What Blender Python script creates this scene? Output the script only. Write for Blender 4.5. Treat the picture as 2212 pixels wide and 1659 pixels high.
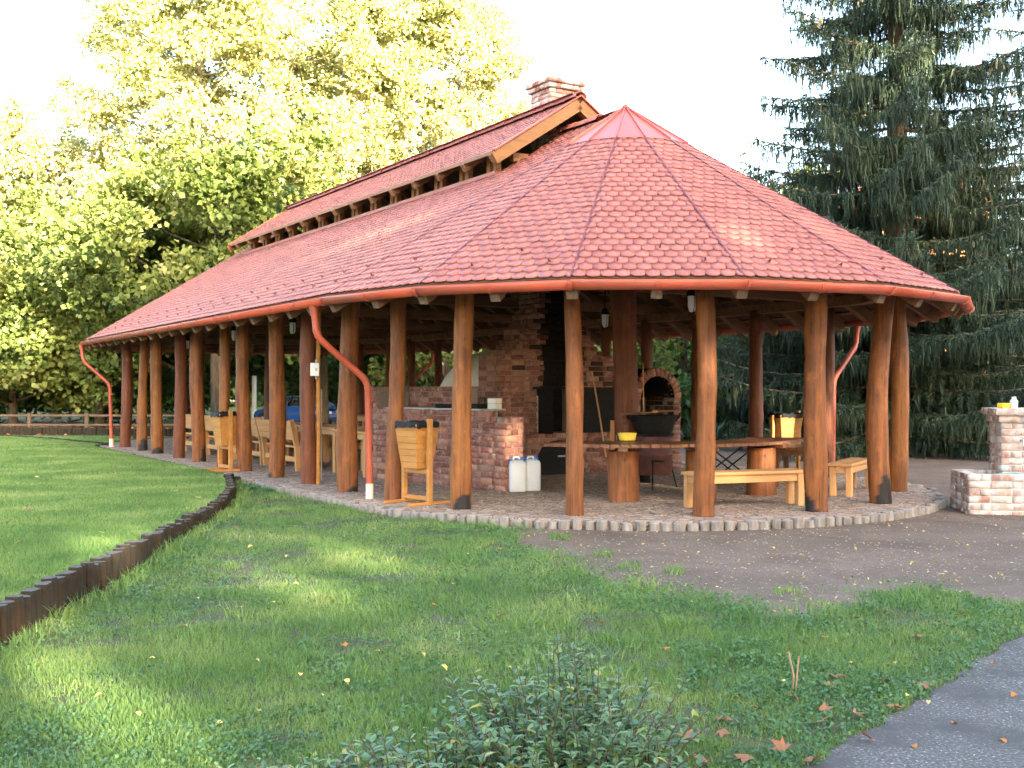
import bpy, bmesh, math, random
import numpy as np
from mathutils import Vector, Matrix

for o in list(bpy.data.objects):
    bpy.data.objects.remove(o, do_unlink=True)
SC = bpy.context.scene
COL = SC.collection
rnd = random.Random(7)
rng = np.random.default_rng(11)
R = math.radians

# ------------------------------------------------------------------ camera
EYE = 1.62
FPX, CXP, HOR = 2364.0, 1106.0, 838.0        # focal length etc. measured on a 2212 px wide picture
cam = bpy.data.cameras.new('camera')
cam.sensor_width = 36.0
cam.lens = 36.0 * FPX / 2212.0
cam.clip_start = 0.1
cam.clip_end = 3000
camo = bpy.data.objects.new('camera', cam)
COL.objects.link(camo)
camo.location = (0, 0, EYE)
camo.rotation_euler = (R(90) + math.atan((HOR - 829.5) / FPX), 0, 0)
SC.camera = camo

# ------------------------------------------------------------------ sky, sun, exposure
SUN_AZ, SUN_EL = 32.0, 14.0                  # sun behind the viewer, to the right, low
world = bpy.data.worlds.new('World')
SC.world = world
world.use_nodes = True
wn = world.node_tree
wn.nodes.clear()
sky = wn.nodes.new('ShaderNodeTexSky')
sky.sky_type = 'NISHITA'
sky.sun_disc = False
sky.sun_elevation = R(SUN_EL)
sky.sun_rotation = R(180 - SUN_AZ)
sky.air_density = 1.0
sky.dust_density = 4.0
sky.ozone_density = 1.0
bg = wn.nodes.new('ShaderNodeBackground')
bg.inputs['Strength'].default_value = 0.15
wo = wn.nodes.new('ShaderNodeOutputWorld')
wn.links.new(sky.outputs[0], bg.inputs[0])
wn.links.new(bg.outputs[0], wo.inputs[0])
sl = bpy.data.lights.new('sun', 'SUN')
sl.energy = 5.0
sl.angle = R(0.6)
sl.color = (1.0, 0.84, 0.62)
so = bpy.data.objects.new('sun', sl)
COL.objects.link(so)
sdir = Vector((math.sin(R(SUN_AZ)) * math.cos(R(SUN_EL)), -math.cos(R(SUN_AZ)) * math.cos(R(SUN_EL)), math.sin(R(SUN_EL))))
so.rotation_euler = sdir.to_track_quat('Z', 'Y').to_euler()
so.location = (20, -30, 30)
SC.view_settings.view_transform = 'Standard'
SC.view_settings.look = 'None'
SC.view_settings.gamma = 1.0
SC.view_settings.use_curve_mapping = False
SC.view_settings.exposure = 3.58
SC.render.engine = 'CYCLES'
SC.cycles.use_adaptive_sampling = True
SC.cycles.adaptive_threshold = 0.03
SC.cycles.adaptive_min_samples = 16
SC.cycles.use_light_tree = False
SC.cycles.max_bounces = 5
SC.cycles.diffuse_bounces = 3
SC.cycles.glossy_bounces = 2
SC.cycles.transmission_bounces = 4
SC.cycles.transparent_max_bounces = 8

# ------------------------------------------------------------------ places
C0 = np.array([1.88, 18.12])
TH = R(32.0)
NV = np.array([math.cos(TH), math.sin(TH)])     # across the pavilion, away from the viewer
DV = np.array([-math.sin(TH), math.cos(TH)])    # along the pavilion, away from the viewer
def at(px, py, z=0.0):                          # a point seen at a pixel and known to be at height z
    D = (EYE - z) * FPX / (py - HOR)
    return np.array([(px - CXP) / FPX * D, D])
def far(px, D):
    return np.array([(px - CXP) / FPX * D, D])
def W(n, d):                                    # pavilion coordinates to world
    p = C0 + NV * n + DV * d
    return float(p[0]), float(p[1])
def LOC(p):
    r = np.asarray(p) - C0
    return float(r @ NV), float(r @ DV)
def ground_z(x, y):
    t = np.clip((13 - y) / 7, 0, 1)
    s = np.clip((1.5 - x) / 5, 0, 1)
    return -0.108 - 0.10 * t * t * (3 - 2 * t) * (0.35 + 0.65 * s)

# ------------------------------------------------------------------ materials
MATS = {}
def new_mat(name):
    m = bpy.data.materials.new(name)
    m.use_nodes = True
    nt = m.node_tree
    b = nt.nodes['Principled BSDF']
    return m, nt, b
def ramp(nt, stops, fac):
    r = nt.nodes.new('ShaderNodeValToRGB')
    el = r.color_ramp.elements
    while len(el) < len(stops):
        el.new(0.5)
    for e, (p, c) in zip(el, stops):
        e.position = p
        e.color = (c[0], c[1], c[2], 1)
    nt.links.new(fac, r.inputs[0])
    return r.outputs[0]
def coords(nt, scale=(1, 1, 1), kind='Object'):
    tc = nt.nodes.new('ShaderNodeTexCoord')
    mp = nt.nodes.new('ShaderNodeMapping')
    mp.inputs['Scale'].default_value = scale
    if kind == 'World':
        g = nt.nodes.new('ShaderNodeNewGeometry')
        nt.links.new(g.outputs['Position'], mp.inputs[0])
    else:
        nt.links.new(tc.outputs[kind], mp.inputs[0])
    return mp.outputs[0]
def noise(nt, vec, scale, detail=5, rough=0.55, dist=0.0):
    n = nt.nodes.new('ShaderNodeTexNoise')
    n.inputs['Scale'].default_value = scale
    n.inputs['Detail'].default_value = detail
    n.inputs['Roughness'].default_value = rough
    n.inputs['Distortion'].default_value = dist
    nt.links.new(vec, n.inputs['Vector'])
    return n.outputs[0]
def mixc(nt, fac, a, b, mode='MIX'):
    m = nt.nodes.new('ShaderNodeMix')
    m.data_type = 'RGBA'
    m.blend_type = mode
    for sock, v in ((0, fac), (6, a), (7, b)):
        if isinstance(v, (int, float)):
            m.inputs[sock].default_value = v
        elif isinstance(v, tuple):
            m.inputs[sock].default_value = (*v[:3], 1)
        else:
            nt.links.new(v, m.inputs[sock])
    return m.outputs[2]
def bump(nt, b, h, strength, dist=0.01):
    bn = nt.nodes.new('ShaderNodeBump')
    bn.inputs['Strength'].default_value = strength
    bn.inputs['Distance'].default_value = dist
    nt.links.new(h, bn.inputs['Height'])
    nt.links.new(bn.outputs[0], b.inputs['Normal'])
def mat(name, stops, scale=8, rough=0.6, stretch=(1, 1, 1), bs=0.3, bd=0.005, spec=0.4, metal=0.0, kind='Object', detail=6, big=None, coat=0):
    m, nt, b = new_mat(name)
    v = coords(nt, stretch, kind)
    n = noise(nt, v, scale, detail, 0.6)
    c = ramp(nt, stops, n)
    if big:                                     # slow variation (wear, weathering): (colour, scale, lo, hi)
        n2 = noise(nt, coords(nt, (1, 1, 1), kind), big[1], 4, 0.6)
        f = ramp(nt, [(big[2], (0, 0, 0)), (big[3], (1, 1, 1))], n2)
        c = mixc(nt, f, c, big[0])
    nt.links.new(c, b.inputs['Base Color'])
    b.inputs['Roughness'].default_value = rough
    b.inputs['Metallic'].default_value = metal
    b.inputs['Specular IOR Level'].default_value = spec
    b.inputs['Coat Weight'].default_value = coat
    if bs:
        bump(nt, b, n, bs, bd)
    MATS[name] = m
    return m
def attr_mat(name, stops, rough=0.7, grain=30, gs=0.35, bs=0.4, spec=0.3, attr='tint', bd=0.004, dirt=None):
    """colour from the per-piece value 'tint', with grain on top"""
    m, nt, b = new_mat(name)
    a = nt.nodes.new('ShaderNodeAttribute')
    a.attribute_name = attr
    c = ramp(nt, stops, a.outputs['Fac'])
    v = coords(nt, (1, 1, 1), 'World')
    n = noise(nt, v, grain, 6, 0.65)
    d = ramp(nt, [(0.25, (1 - gs, 1 - gs, 1 - gs)), (0.75, (1 + gs * .4, 1 + gs * .4, 1 + gs * .4))], n)
    c = mixc(nt, 1.0, c, d, 'MULTIPLY')
    if dirt:
        n2 = noise(nt, v, dirt[1], 5, 0.6)
        f = ramp(nt, [(dirt[2], (0, 0, 0)), (dirt[3], (1, 1, 1))], n2)
        c = mixc(nt, f, c, dirt[0])
    nt.links.new(c, b.inputs['Base Color'])
    b.inputs['Roughness'].default_value = rough
    b.inputs['Specular IOR Level'].default_value = spec
    bump(nt, b, n, bs, bd)
    MATS[name] = m
    return m
def leaf_mat(name, stops, trans=0.35, rough=0.55, tcol=(1.0, 1.0, 0.5), slow=None, spec=0.3):
    m, nt, b = new_mat(name)
    g = nt.nodes.new('ShaderNodeNewGeometry')
    fac = g.outputs['Random Per Island']
    if slow:
        n = noise(nt, coords(nt, (1, 1, 1), 'World'), slow, 3, 0.5)
        mm = nt.nodes.new('ShaderNodeMath')
        mm.operation = 'MULTIPLY_ADD'
        nt.links.new(fac, mm.inputs[0])
        mm.inputs[1].default_value = 0.5
        m2 = nt.nodes.new('ShaderNodeMath')
        m2.operation = 'MULTIPLY_ADD'
        nt.links.new(n, m2.inputs[0])
        m2.inputs[1].default_value = 1.5
        m2.inputs[2].default_value = -0.5
        nt.links.new(m2.outputs[0], mm.inputs[2])
        fac = mm.outputs[0]
    c = ramp(nt, stops, fac)
    nt.links.new(c, b.inputs['Base Color'])
    b.inputs['Roughness'].default_value = rough
    b.inputs['Specular IOR Level'].default_value = spec
    tr = nt.nodes.new('ShaderNodeBsdfTranslucent')
    tc = mixc(nt, 1.0, c, tcol, 'MULTIPLY')
    nt.links.new(tc, tr.inputs[0])
    mx = nt.nodes.new('ShaderNodeMixShader')
    mx.inputs[0].default_value = trans
    nt.links.new(b.outputs[0], mx.inputs[1])
    nt.links.new(tr.outputs[0], mx.inputs[2])
    nt.links.new(mx.outputs[0], nt.nodes['Material Output'].inputs[0])
    MATS[name] = m
    return m

def post_mat(name, base, dark):
    m, nt, b = new_mat(name)
    v = coords(nt, (1, 1, 0.07))
    n = noise(nt, v, 16, 8, 0.65, 0.6)
    c = ramp(nt, [(0.3, dark), (0.55, base), (0.8, tuple(min(1, x * 1.45) for x in base))], n)
    n2 = noise(nt, coords(nt, (1, 1, 0.35)), 3.0, 4, 0.6)
    f = ramp(nt, [(0.45, (0, 0, 0)), (0.75, (0.7, 0.7, 0.7))], n2)
    c = mixc(nt, f, c, dark)
    n3 = noise(nt, coords(nt, (1, 1, 0.025)), 42, 4, 0.7, 0.3)
    f3 = ramp(nt, [(0.30, (0.75, 0.75, 0.75)), (0.42, (0, 0, 0))], n3)
    c = mixc(nt, f3, c, tuple(x_ * 0.55 for x_ in dark))
    n4 = noise(nt, coords(nt, (1, 1, 0.5)), 7.0, 5, 0.7)
    f4 = ramp(nt, [(0.52, (0, 0, 0)), (0.68, (0.55, 0.55, 0.55))], n4)
    c = mixc(nt, f4, c, tuple(min(1, x_ * 1.5) for x_ in base))
    # knots
    vo = nt.nodes.new('ShaderNodeTexVoronoi')
    vo.inputs['Scale'].default_value = 3.2
    nt.links.new(coords(nt, (1, 1, 0.8)), vo.inputs['Vector'])
    k = ramp(nt, [(0.05, (0.8, 0.8, 0.8)), (0.10, (0, 0, 0))], vo.outputs['Distance'])
    c = mixc(nt, k, c, (0.035, 0.013, 0.006))
    a = nt.nodes.new('ShaderNodeAttribute')
    a.attribute_name = 'char'
    c = mixc(nt, a.outputs['Fac'], c, (0.012, 0.010, 0.010))
    nt.links.new(c, b.inputs['Base Color'])
    b.inputs['Roughness'].default_value = 0.6
    b.inputs['Specular IOR Level'].default_value = 0.35
    bump(nt, b, n3, 0.6, 0.008)
    MATS[name] = m
post_mat('post_brown', (0.205, 0.068, 0.016), (0.068, 0.020, 0.007))
post_mat('post_red', (0.145, 0.041, 0.014), (0.07, 0.02, 0.009))
post_mat('post_gold', (0.225, 0.080, 0.018), (0.085, 0.027, 0.008))
attr_mat('tile', [(0, (0.285, 0.088, 0.066)), (0.5, (0.325, 0.102, 0.077)), (1, (0.36, 0.119, 0.090))], 0.48, 40, 0.18, 0.25, 0.42, dirt=((0.35, 0.125, 0.09), 1.1, 0.45, 0.8))
attr_mat('brick', [(0, (0.20, 0.078, 0.058)), (0.35, (0.27, 0.108, 0.080)), (0.7, (0.33, 0.15, 0.112)), (0.9, (0.43, 0.22, 0.15)), (1, (0.28, 0.16, 0.13))], 0.85, 38, 0.4, 0.8, 0.2, dirt=((0.40, 0.27, 0.235), 9, 0.52, 0.72))
attr_mat('brick_pale', [(0, (0.40, 0.215, 0.165)), (0.4, (0.47, 0.29, 0.235)), (0.75, (0.52, 0.40, 0.34)), (1, (0.56, 0.48, 0.43))], 0.85, 30, 0.4, 0.7, 0.2, dirt=((0.60, 0.54, 0.50), 6, 0.42, 0.66))
attr_mat('brick_dark', [(0, (0.035, 0.02, 0.015)), (0.5, (0.08, 0.038, 0.024)), (1, (0.14, 0.07, 0.045))], 0.9, 38, 0.4, 0.7, 0.15)
attr_mat('brick_soot', [(0, (0.008, 0.007, 0.006)), (1, (0.016, 0.013, 0.011))], 0.95, 38, 0.4, 0.6, 0.1)
mat('mortar', [(0.3, (0.19, 0.155, 0.135)), (0.7, (0.29, 0.245, 0.215))], 30, 0.95, bs=0.6, spec=0.15)
mat('mortar_pale', [(0.3, (0.5, 0.45, 0.4)), (0.7, (0.62, 0.57, 0.51))], 30, 0.95, bs=0.6, spec=0.15)
mat('soot', [(0.3, (0.008, 0.007, 0.006)), (0.7, (0.02, 0.017, 0.014))], 6, 0.95, bs=0.2, spec=0.1)
mat('plaster', [(0.3, (0.62, 0.58, 0.5)), (0.7, (0.72, 0.68, 0.6))], 5, 0.9, bs=0.3, spec=0.2)
mat('gutter_red', [(0.3, (0.34, 0.062, 0.030)), (0.7, (0.40, 0.08, 0.042))], 3, 0.42, bs=0.03, spec=0.5, big=((0.30, 0.075, 0.045), 2.2, 0.5, 0.75))
mat('pipe_cream', [(0.3, (0.72, 0.58, 0.4)), (0.7, (0.8, 0.66, 0.48))], 5, 0.5, bs=0.05)
mat('cap_red', [(0.3, (0.46, 0.10, 0.07)), (0.7, (0.54, 0.13, 0.09))], 3, 0.34, bs=0.08, spec=0.5, metal=0.35)
mat('tail_wood', [(0.3, (0.13, 0.085, 0.06)), (0.7, (0.21, 0.145, 0.105))], 14, 0.8, bs=0.3)
mat('edge_top', [(0.3, (0.20, 0.18, 0.16)), (0.7, (0.33, 0.30, 0.27))], 18, 0.95, bs=0.5, spec=0.15, kind='World')
mat('hip_dark', [(0.3, (0.10, 0.025, 0.03)), (0.7, (0.15, 0.04, 0.04))], 6, 0.5, bs=0.1)
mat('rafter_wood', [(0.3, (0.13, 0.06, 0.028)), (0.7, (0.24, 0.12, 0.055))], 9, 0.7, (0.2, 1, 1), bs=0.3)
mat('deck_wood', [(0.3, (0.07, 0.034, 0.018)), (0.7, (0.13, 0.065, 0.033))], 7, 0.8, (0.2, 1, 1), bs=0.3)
mat('barge_wood', [(0.3, (0.16, 0.068, 0.018)), (0.55, (0.225, 0.10, 0.027)), (0.75, (0.09, 0.036, 0.014))], 4, 0.55, (0.4, 3, 3), bs=0.2)
mat('light_wood_x', [(0.3, (0.44, 0.215, 0.080)), (0.55, (0.53, 0.275, 0.11)), (0.8, (0.60, 0.345, 0.155))], 14, 0.55, (0.12, 1, 1), bs=0.2, bd=0.003)
mat('light_wood_z', [(0.3, (0.44, 0.215, 0.080)), (0.55, (0.53, 0.275, 0.11)), (0.8, (0.60, 0.345, 0.155))], 14, 0.55, (1, 1, 0.12), bs=0.2, bd=0.003)
mat('bin_wood', [(0.3, (0.33, 0.14, 0.032)), (0.55, (0.42, 0.19, 0.048)), (0.8, (0.50, 0.25, 0.075))], 12, 0.5, (0.15, 1, 1), bs=0.2, bd=0.003)
mat('table_wood', [(0.3, (0.10, 0.036, 0.016)), (0.6, (0.18, 0.07, 0.03)), (0.85, (0.26, 0.11, 0.05))], 12, 0.38, (0.15, 1, 1), bs=0.2, bd=0.003, spec=0.5)
mat('bag', [(0.4, (0.004, 0.004, 0.005)), (0.7, (0.010, 0.010, 0.012))], 18, 0.6, bs=0.6, bd=0.02, spec=0.2)
mat('black_iron', [(0.4, (0.006, 0.006, 0.006)), (0.7, (0.014, 0.013, 0.012))], 20, 0.75, bs=0.3, spec=0.2)
mat('drum_red', [(0.4, (0.10, 0.03, 0.022)), (0.7, (0.055, 0.02, 0.016))], 9, 0.7, bs=0.3)
mat('jug', [(0.3, (0.60, 0.63, 0.66)), (0.7, (0.68, 0.71, 0.74))], 3, 0.45, bs=0.05, big=((0.45, 0.45, 0.44), 7, 0.66, 0.76))
mat('blue_plastic', [(0.3, (0.03, 0.14, 0.5)), (0.7, (0.05, 0.2, 0.6))], 3, 0.4, bs=0.03)
mat('teal_plastic', [(0.3, (0.03, 0.35, 0.5)), (0.7, (0.05, 0.42, 0.56))], 3, 0.5, bs=0.03)
mat('yellow_plastic', [(0.3, (0.82, 0.58, 0.06)), (0.7, (0.88, 0.66, 0.10))], 3, 0.35, bs=0.03)
mat('sponge', [(0.3, (0.75, 0.45, 0.03)), (0.7, (0.85, 0.55, 0.05))], 60, 0.95, bs=0.5)
mat('grey_metal', [(0.3, (0.32, 0.33, 0.34)), (0.7, (0.42, 0.43, 0.44))], 5, 0.4, bs=0.05, metal=0.5)
mat('white_paint', [(0.3, (0.68, 0.70, 0.72)), (0.7, (0.78, 0.79, 0.8))], 5, 0.5, bs=0.05)
mat('green_paint', [(0.3, (0.05, 0.13, 0.10)), (0.7, (0.07, 0.17, 0.13))], 5, 0.6, bs=0.05)
mat('palisade_wood', [(0.3, (0.012, 0.009, 0.006)), (0.55, (0.032, 0.020, 0.011)), (0.8, (0.085, 0.046, 0.019))], 10, 0.85, (1, 1, 0.15), bs=0.7, bd=0.01, spec=0.2, big=((0.024, 0.023, 0.016), 5, 0.42, 0.62))
mat('palisade_top', [(0.3, (0.045, 0.04, 0.037)), (0.7, (0.11, 0.10, 0.088))], 25, 0.9, bs=0.6, spec=0.2)
mat('edge_log', [(0.25, (0.11, 0.095, 0.085)), (0.5, (0.22, 0.19, 0.165)), (0.8, (0.34, 0.31, 0.28))], 12, 0.9, (1, 1, 0.3), bs=0.6, spec=0.15, kind='World')
mat('fence_wood', [(0.3, (0.06, 0.04, 0.03)), (0.7, (0.14, 0.10, 0.07))], 12, 0.85, bs=0.4)
mat('plane_bark', [(0.3, (0.12, 0.10, 0.075)), (0.55, (0.26, 0.23, 0.17)), (0.75, (0.48, 0.45, 0.37))], 3.5, 0.85, (1, 1, 0.5), bs=0.5, bd=0.02, spec=0.15)
mat('dark_bark', [(0.3, (0.035, 0.026, 0.018)), (0.7, (0.10, 0.075, 0.05))], 8, 0.9, (1, 1, 0.25), bs=0.8, bd=0.03, spec=0.1)
mat('spruce_bark', [(0.3, (0.08, 0.055, 0.04)), (0.7, (0.22, 0.16, 0.11))], 8, 0.9, (1, 1, 0.4), bs=0.8, bd=0.02, spec=0.1)
mat('twig', [(0.3, (0.06, 0.035, 0.022)), (0.7, (0.12, 0.08, 0.05))], 20, 0.8, bs=0.2)
mat('dry_stalk', [(0.3, (0.3, 0.17, 0.09)), (0.7, (0.4, 0.25, 0.14))], 20, 0.8, bs=0.2)
mat('cone_tan', [(0.3, (0.30, 0.25, 0.12)), (0.7, (0.42, 0.36, 0.2))], 30, 0.8, bs=0.5)
mat('asphalt', [(0.38, (0.062, 0.055, 0.050)), (0.55, (0.118, 0.106, 0.098)), (0.64, (0.22, 0.20, 0.19)), (0.70, (0.62, 0.58, 0.54))], 60, 0.85, bs=0.7, bd=0.008, spec=0.25, kind='World', big=((0.068, 0.062, 0.057), 2.2, 0.42, 0.62))
mat('road_asphalt', [(0.35, (0.10, 0.105, 0.12)), (0.65, (0.16, 0.165, 0.18))], 12, 0.8, bs=0.3, kind='World')
leaf_mat('grass_blade', [(0, (0.070, 0.145, 0.044)), (0.35, (0.115, 0.208, 0.058)), (0.65, (0.18, 0.272, 0.076)), (0.9, (0.28, 0.33, 0.12)), (1, (0.40, 0.37, 0.20))], 0.3, 0.5, slow=0.9)
leaf_mat('weed_leaf', [(0, (0.048, 0.115, 0.050)), (0.6, (0.08, 0.17, 0.066)), (1, (0.13, 0.23, 0.08))], 0.25, 0.5, slow=1.2)
leaf_mat('privet_leaf', [(0, (0.05, 0.115, 0.05)), (0.45, (0.085, 0.17, 0.075)), (0.8, (0.15, 0.24, 0.08)), (0.96, (0.2, 0.27, 0.08)), (1, (0.42, 0.34, 0.05))], 0.25, 0.36, spec=0.55)
leaf_mat('plane_leaf', [(0, (0.12, 0.15, 0.05)), (0.3, (0.26, 0.285, 0.11)), (0.65, (0.44, 0.43, 0.23)), (1, (0.58, 0.52, 0.33))], 0.4, 0.5, slow=0.25)
leaf_mat('maple_leaf', [(0, (0.065, 0.10, 0.024)), (0.4, (0.13, 0.18, 0.045)), (0.75, (0.25, 0.28, 0.085)), (1, (0.40, 0.36, 0.15))], 0.4, 0.5, slow=0.3)
leaf_mat('hedge_leaf', [(0, (0.035, 0.075, 0.020)), (0.6, (0.06, 0.12, 0.03)), (1, (0.13, 0.17, 0.04))], 0.35, 0.5, slow=0.4)
leaf_mat('spruce_needle', [(0, (0.016, 0.033, 0.021)), (0.5, (0.027, 0.050, 0.028)), (0.85, (0.048, 0.074, 0.036)), (1, (0.15, 0.13, 0.065))], 0.12, 0.6, slow=0.5)
leaf_mat('yucca_leaf', [(0, (0.04, 0.08, 0.05)), (1, (0.09, 0.15, 0.08))], 0.15, 0.45)
leaf_mat('leaf_brown', [(0, (0.16, 0.055, 0.028)), (0.5, (0.25, 0.10, 0.045)), (1, (0.36, 0.19, 0.10))], 0.1, 0.7)
leaf_mat('leaf_yellow', [(0, (0.5, 0.30, 0.04)), (0.5, (0.6, 0.44, 0.10)), (1, (0.66, 0.55, 0.28))], 0.2, 0.6)
leaf_mat('leaf_orange', [(0, (0.42, 0.13, 0.02)), (1, (0.5, 0.2, 0.04))], 0.2, 0.6)
def ground_mat(name, lo, mid, hi, second, s2, lohi):
    m, nt, b = new_mat(name)
    v = coords(nt, (1, 1, 1), 'World')
    n1 = noise(nt, v, 45, 8, 0.7)
    n2 = noise(nt, v, s2, 6, 0.65, 0.5)
    c = ramp(nt, [(0.3, lo), (0.5, mid), (0.72, hi)], n1)
    f = ramp(nt, [(lohi[0], (0, 0, 0)), (lohi[1], (1, 1, 1))], n2)
    c = mixc(nt, f, c, second)
    nt.links.new(c, b.inputs['Base Color'])
    b.inputs['Roughness'].default_value = 0.92
    b.inputs['Specular IOR Level'].default_value = 0.15
    bump(nt, b, n1, 0.7, 0.012)
    MATS[name] = m
ground_mat('dirt', (0.095, 0.066, 0.047), (0.165, 0.12, 0.090), (0.29, 0.225, 0.18), (0.11, 0.079, 0.058), 0.9, (0.38, 0.68))
ground_mat('lawn_soil', (0.035, 0.062, 0.022), (0.055, 0.10, 0.03), (0.085, 0.14, 0.04), (0.05, 0.055, 0.025), 1.1, (0.5, 0.7))
ground_mat('turf_soil', (0.05, 0.05, 0.026), (0.075, 0.085, 0.034), (0.11, 0.125, 0.05), (0.085, 0.068, 0.05), 1.4, (0.42, 0.62))
ground_mat('litter', (0.08, 0.085, 0.03), (0.14, 0.13, 0.05), (0.24, 0.17, 0.07), (0.06, 0.10, 0.025), 0.5, (0.42, 0.58))
def paver_mat():
    m, nt, b = new_mat('paving')
    v = coords(nt, (1, 1, 1))
    vo = nt.nodes.new('ShaderNodeTexVoronoi')
    vo.feature = 'DISTANCE_TO_EDGE'
    vo.inputs['Scale'].default_value = 8.0
    nt.links.new(v, vo.inputs['Vector'])
    vc = nt.nodes.new('ShaderNodeTexVoronoi')
    vc.inputs['Scale'].default_value = 8.0
    nt.links.new(v, vc.inputs['Vector'])
    sep = nt.nodes.new('ShaderNodeSeparateColor')
    nt.links.new(vc.outputs['Color'], sep.inputs[0])
    c = ramp(nt, [(0, (0.28, 0.19, 0.14)), (0.5, (0.37, 0.265, 0.20)), (1, (0.45, 0.345, 0.265))], sep.outputs[0])
    n = noise(nt, v, 30, 6, 0.6)
    d = ramp(nt, [(0.3, (0.7, 0.7, 0.7)), (0.7, (1.15, 1.15, 1.15))], n)
    c = mixc(nt, 1.0, c, d, 'MULTIPLY')
    j = ramp(nt, [(0.02, (1, 1, 1)), (0.07, (0, 0, 0))], vo.outputs['Distance'])
    c = mixc(nt, j, c, (0.13, 0.10, 0.08))
    nt.links.new(c, b.inputs['Base Color'])
    b.inputs['Roughness'].default_value = 0.85
    b.inputs['Specular IOR Level'].default_value = 0.2
    hh = ramp(nt, [(0.0, (0, 0, 0)), (0.12, (1, 1, 1))], vo.outputs['Distance'])
    bump(nt, b, hh, 0.6, 0.01)
    MATS['paving'] = m
paver_mat()
def glass_mat(name, col, rough=0.05):
    m, nt, b = new_mat(name)
    b.inputs['Base Color'].default_value = (*col, 1)
    b.inputs['Roughness'].default_value = rough
    b.inputs['Transmission Weight'].default_value = 0.85
    b.inputs['IOR'].default_value = 1.1
    MATS[name] = m
glass_mat('car_glass', (0.25, 0.3, 0.32))
glass_mat('lamp_glass', (0.85, 0.87, 0.86), 0.4)
mat('car_blue', [(0.3, (0.016, 0.075, 0.30)), (0.7, (0.022, 0.09, 0.36))], 2, 0.25, bs=0, spec=0.6, coat=0.6)
mat('tyre', [(0.3, (0.012, 0.012, 0.012)), (0.7, (0.02, 0.02, 0.02))], 10, 0.85)
mat('tail_red', [(0.3, (0.4, 0.02, 0.02)), (0.7, (0.5, 0.03, 0.03))], 3, 0.25, bs=0)
mat('house_orange', [(0.3, (0.55, 0.24, 0.10)), (0.7, (0.62, 0.29, 0.13))], 3, 0.9, bs=0.1)
mat('house_roof', [(0.3, (0.3, 0.10, 0.06)), (0.7, (0.38, 0.14, 0.08))], 6, 0.85)
mat('pane_dark', [(0.3, (0.03, 0.035, 0.04)), (0.7, (0.05, 0.055, 0.06))], 3, 0.15, bs=0)

# ------------------------------------------------------------------ mesh helpers
def tag(o, label=None, cat=None, group=None, kind=None):
    if label: o['label'] = label
    if cat: o['category'] = cat
    if group: o['group'] = group
    if kind: o['kind'] = kind
    return o
def link(o, parent=None):
    COL.objects.link(o)
    if parent is not None:
        o.parent = parent
    return o
def empty(name, x, y, z=0, rz=0, label=None, cat=None, group=None):
    o = bpy.data.objects.new(name, None)
    o.empty_display_size = 0.2
    o.location = (x, y, z)
    o.rotation_euler = (0, 0, rz)
    link(o)
    return tag(o, label, cat, group)
def np_mesh(name, v, f, tint=None, smooth=False):
    """v (V,3), f (F,k) with the same k for all faces"""
    me = bpy.data.meshes.new(name)
    v = np.ascontiguousarray(v, dtype=np.float32)
    f = np.ascontiguousarray(f, dtype=np.int32)
    k = f.shape[1]
    me.vertices.add(len(v))
    me.vertices.foreach_set('co', v.ravel())
    me.loops.add(f.size)
    me.loops.foreach_set('vertex_index', f.ravel())
    me.polygons.add(len(f))
    me.polygons.foreach_set('loop_start', np.arange(0, f.size, k, dtype=np.int32))
    if smooth:
        me.polygons.foreach_set('use_smooth', np.ones(len(f), dtype=bool))
    if tint is not None:
        a = me.attributes.new('tint', 'FLOAT', 'FACE')
        a.data.foreach_set('value', np.ascontiguousarray(tint, dtype=np.float32))
    me.update(calc_edges=True)
    return me
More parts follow.
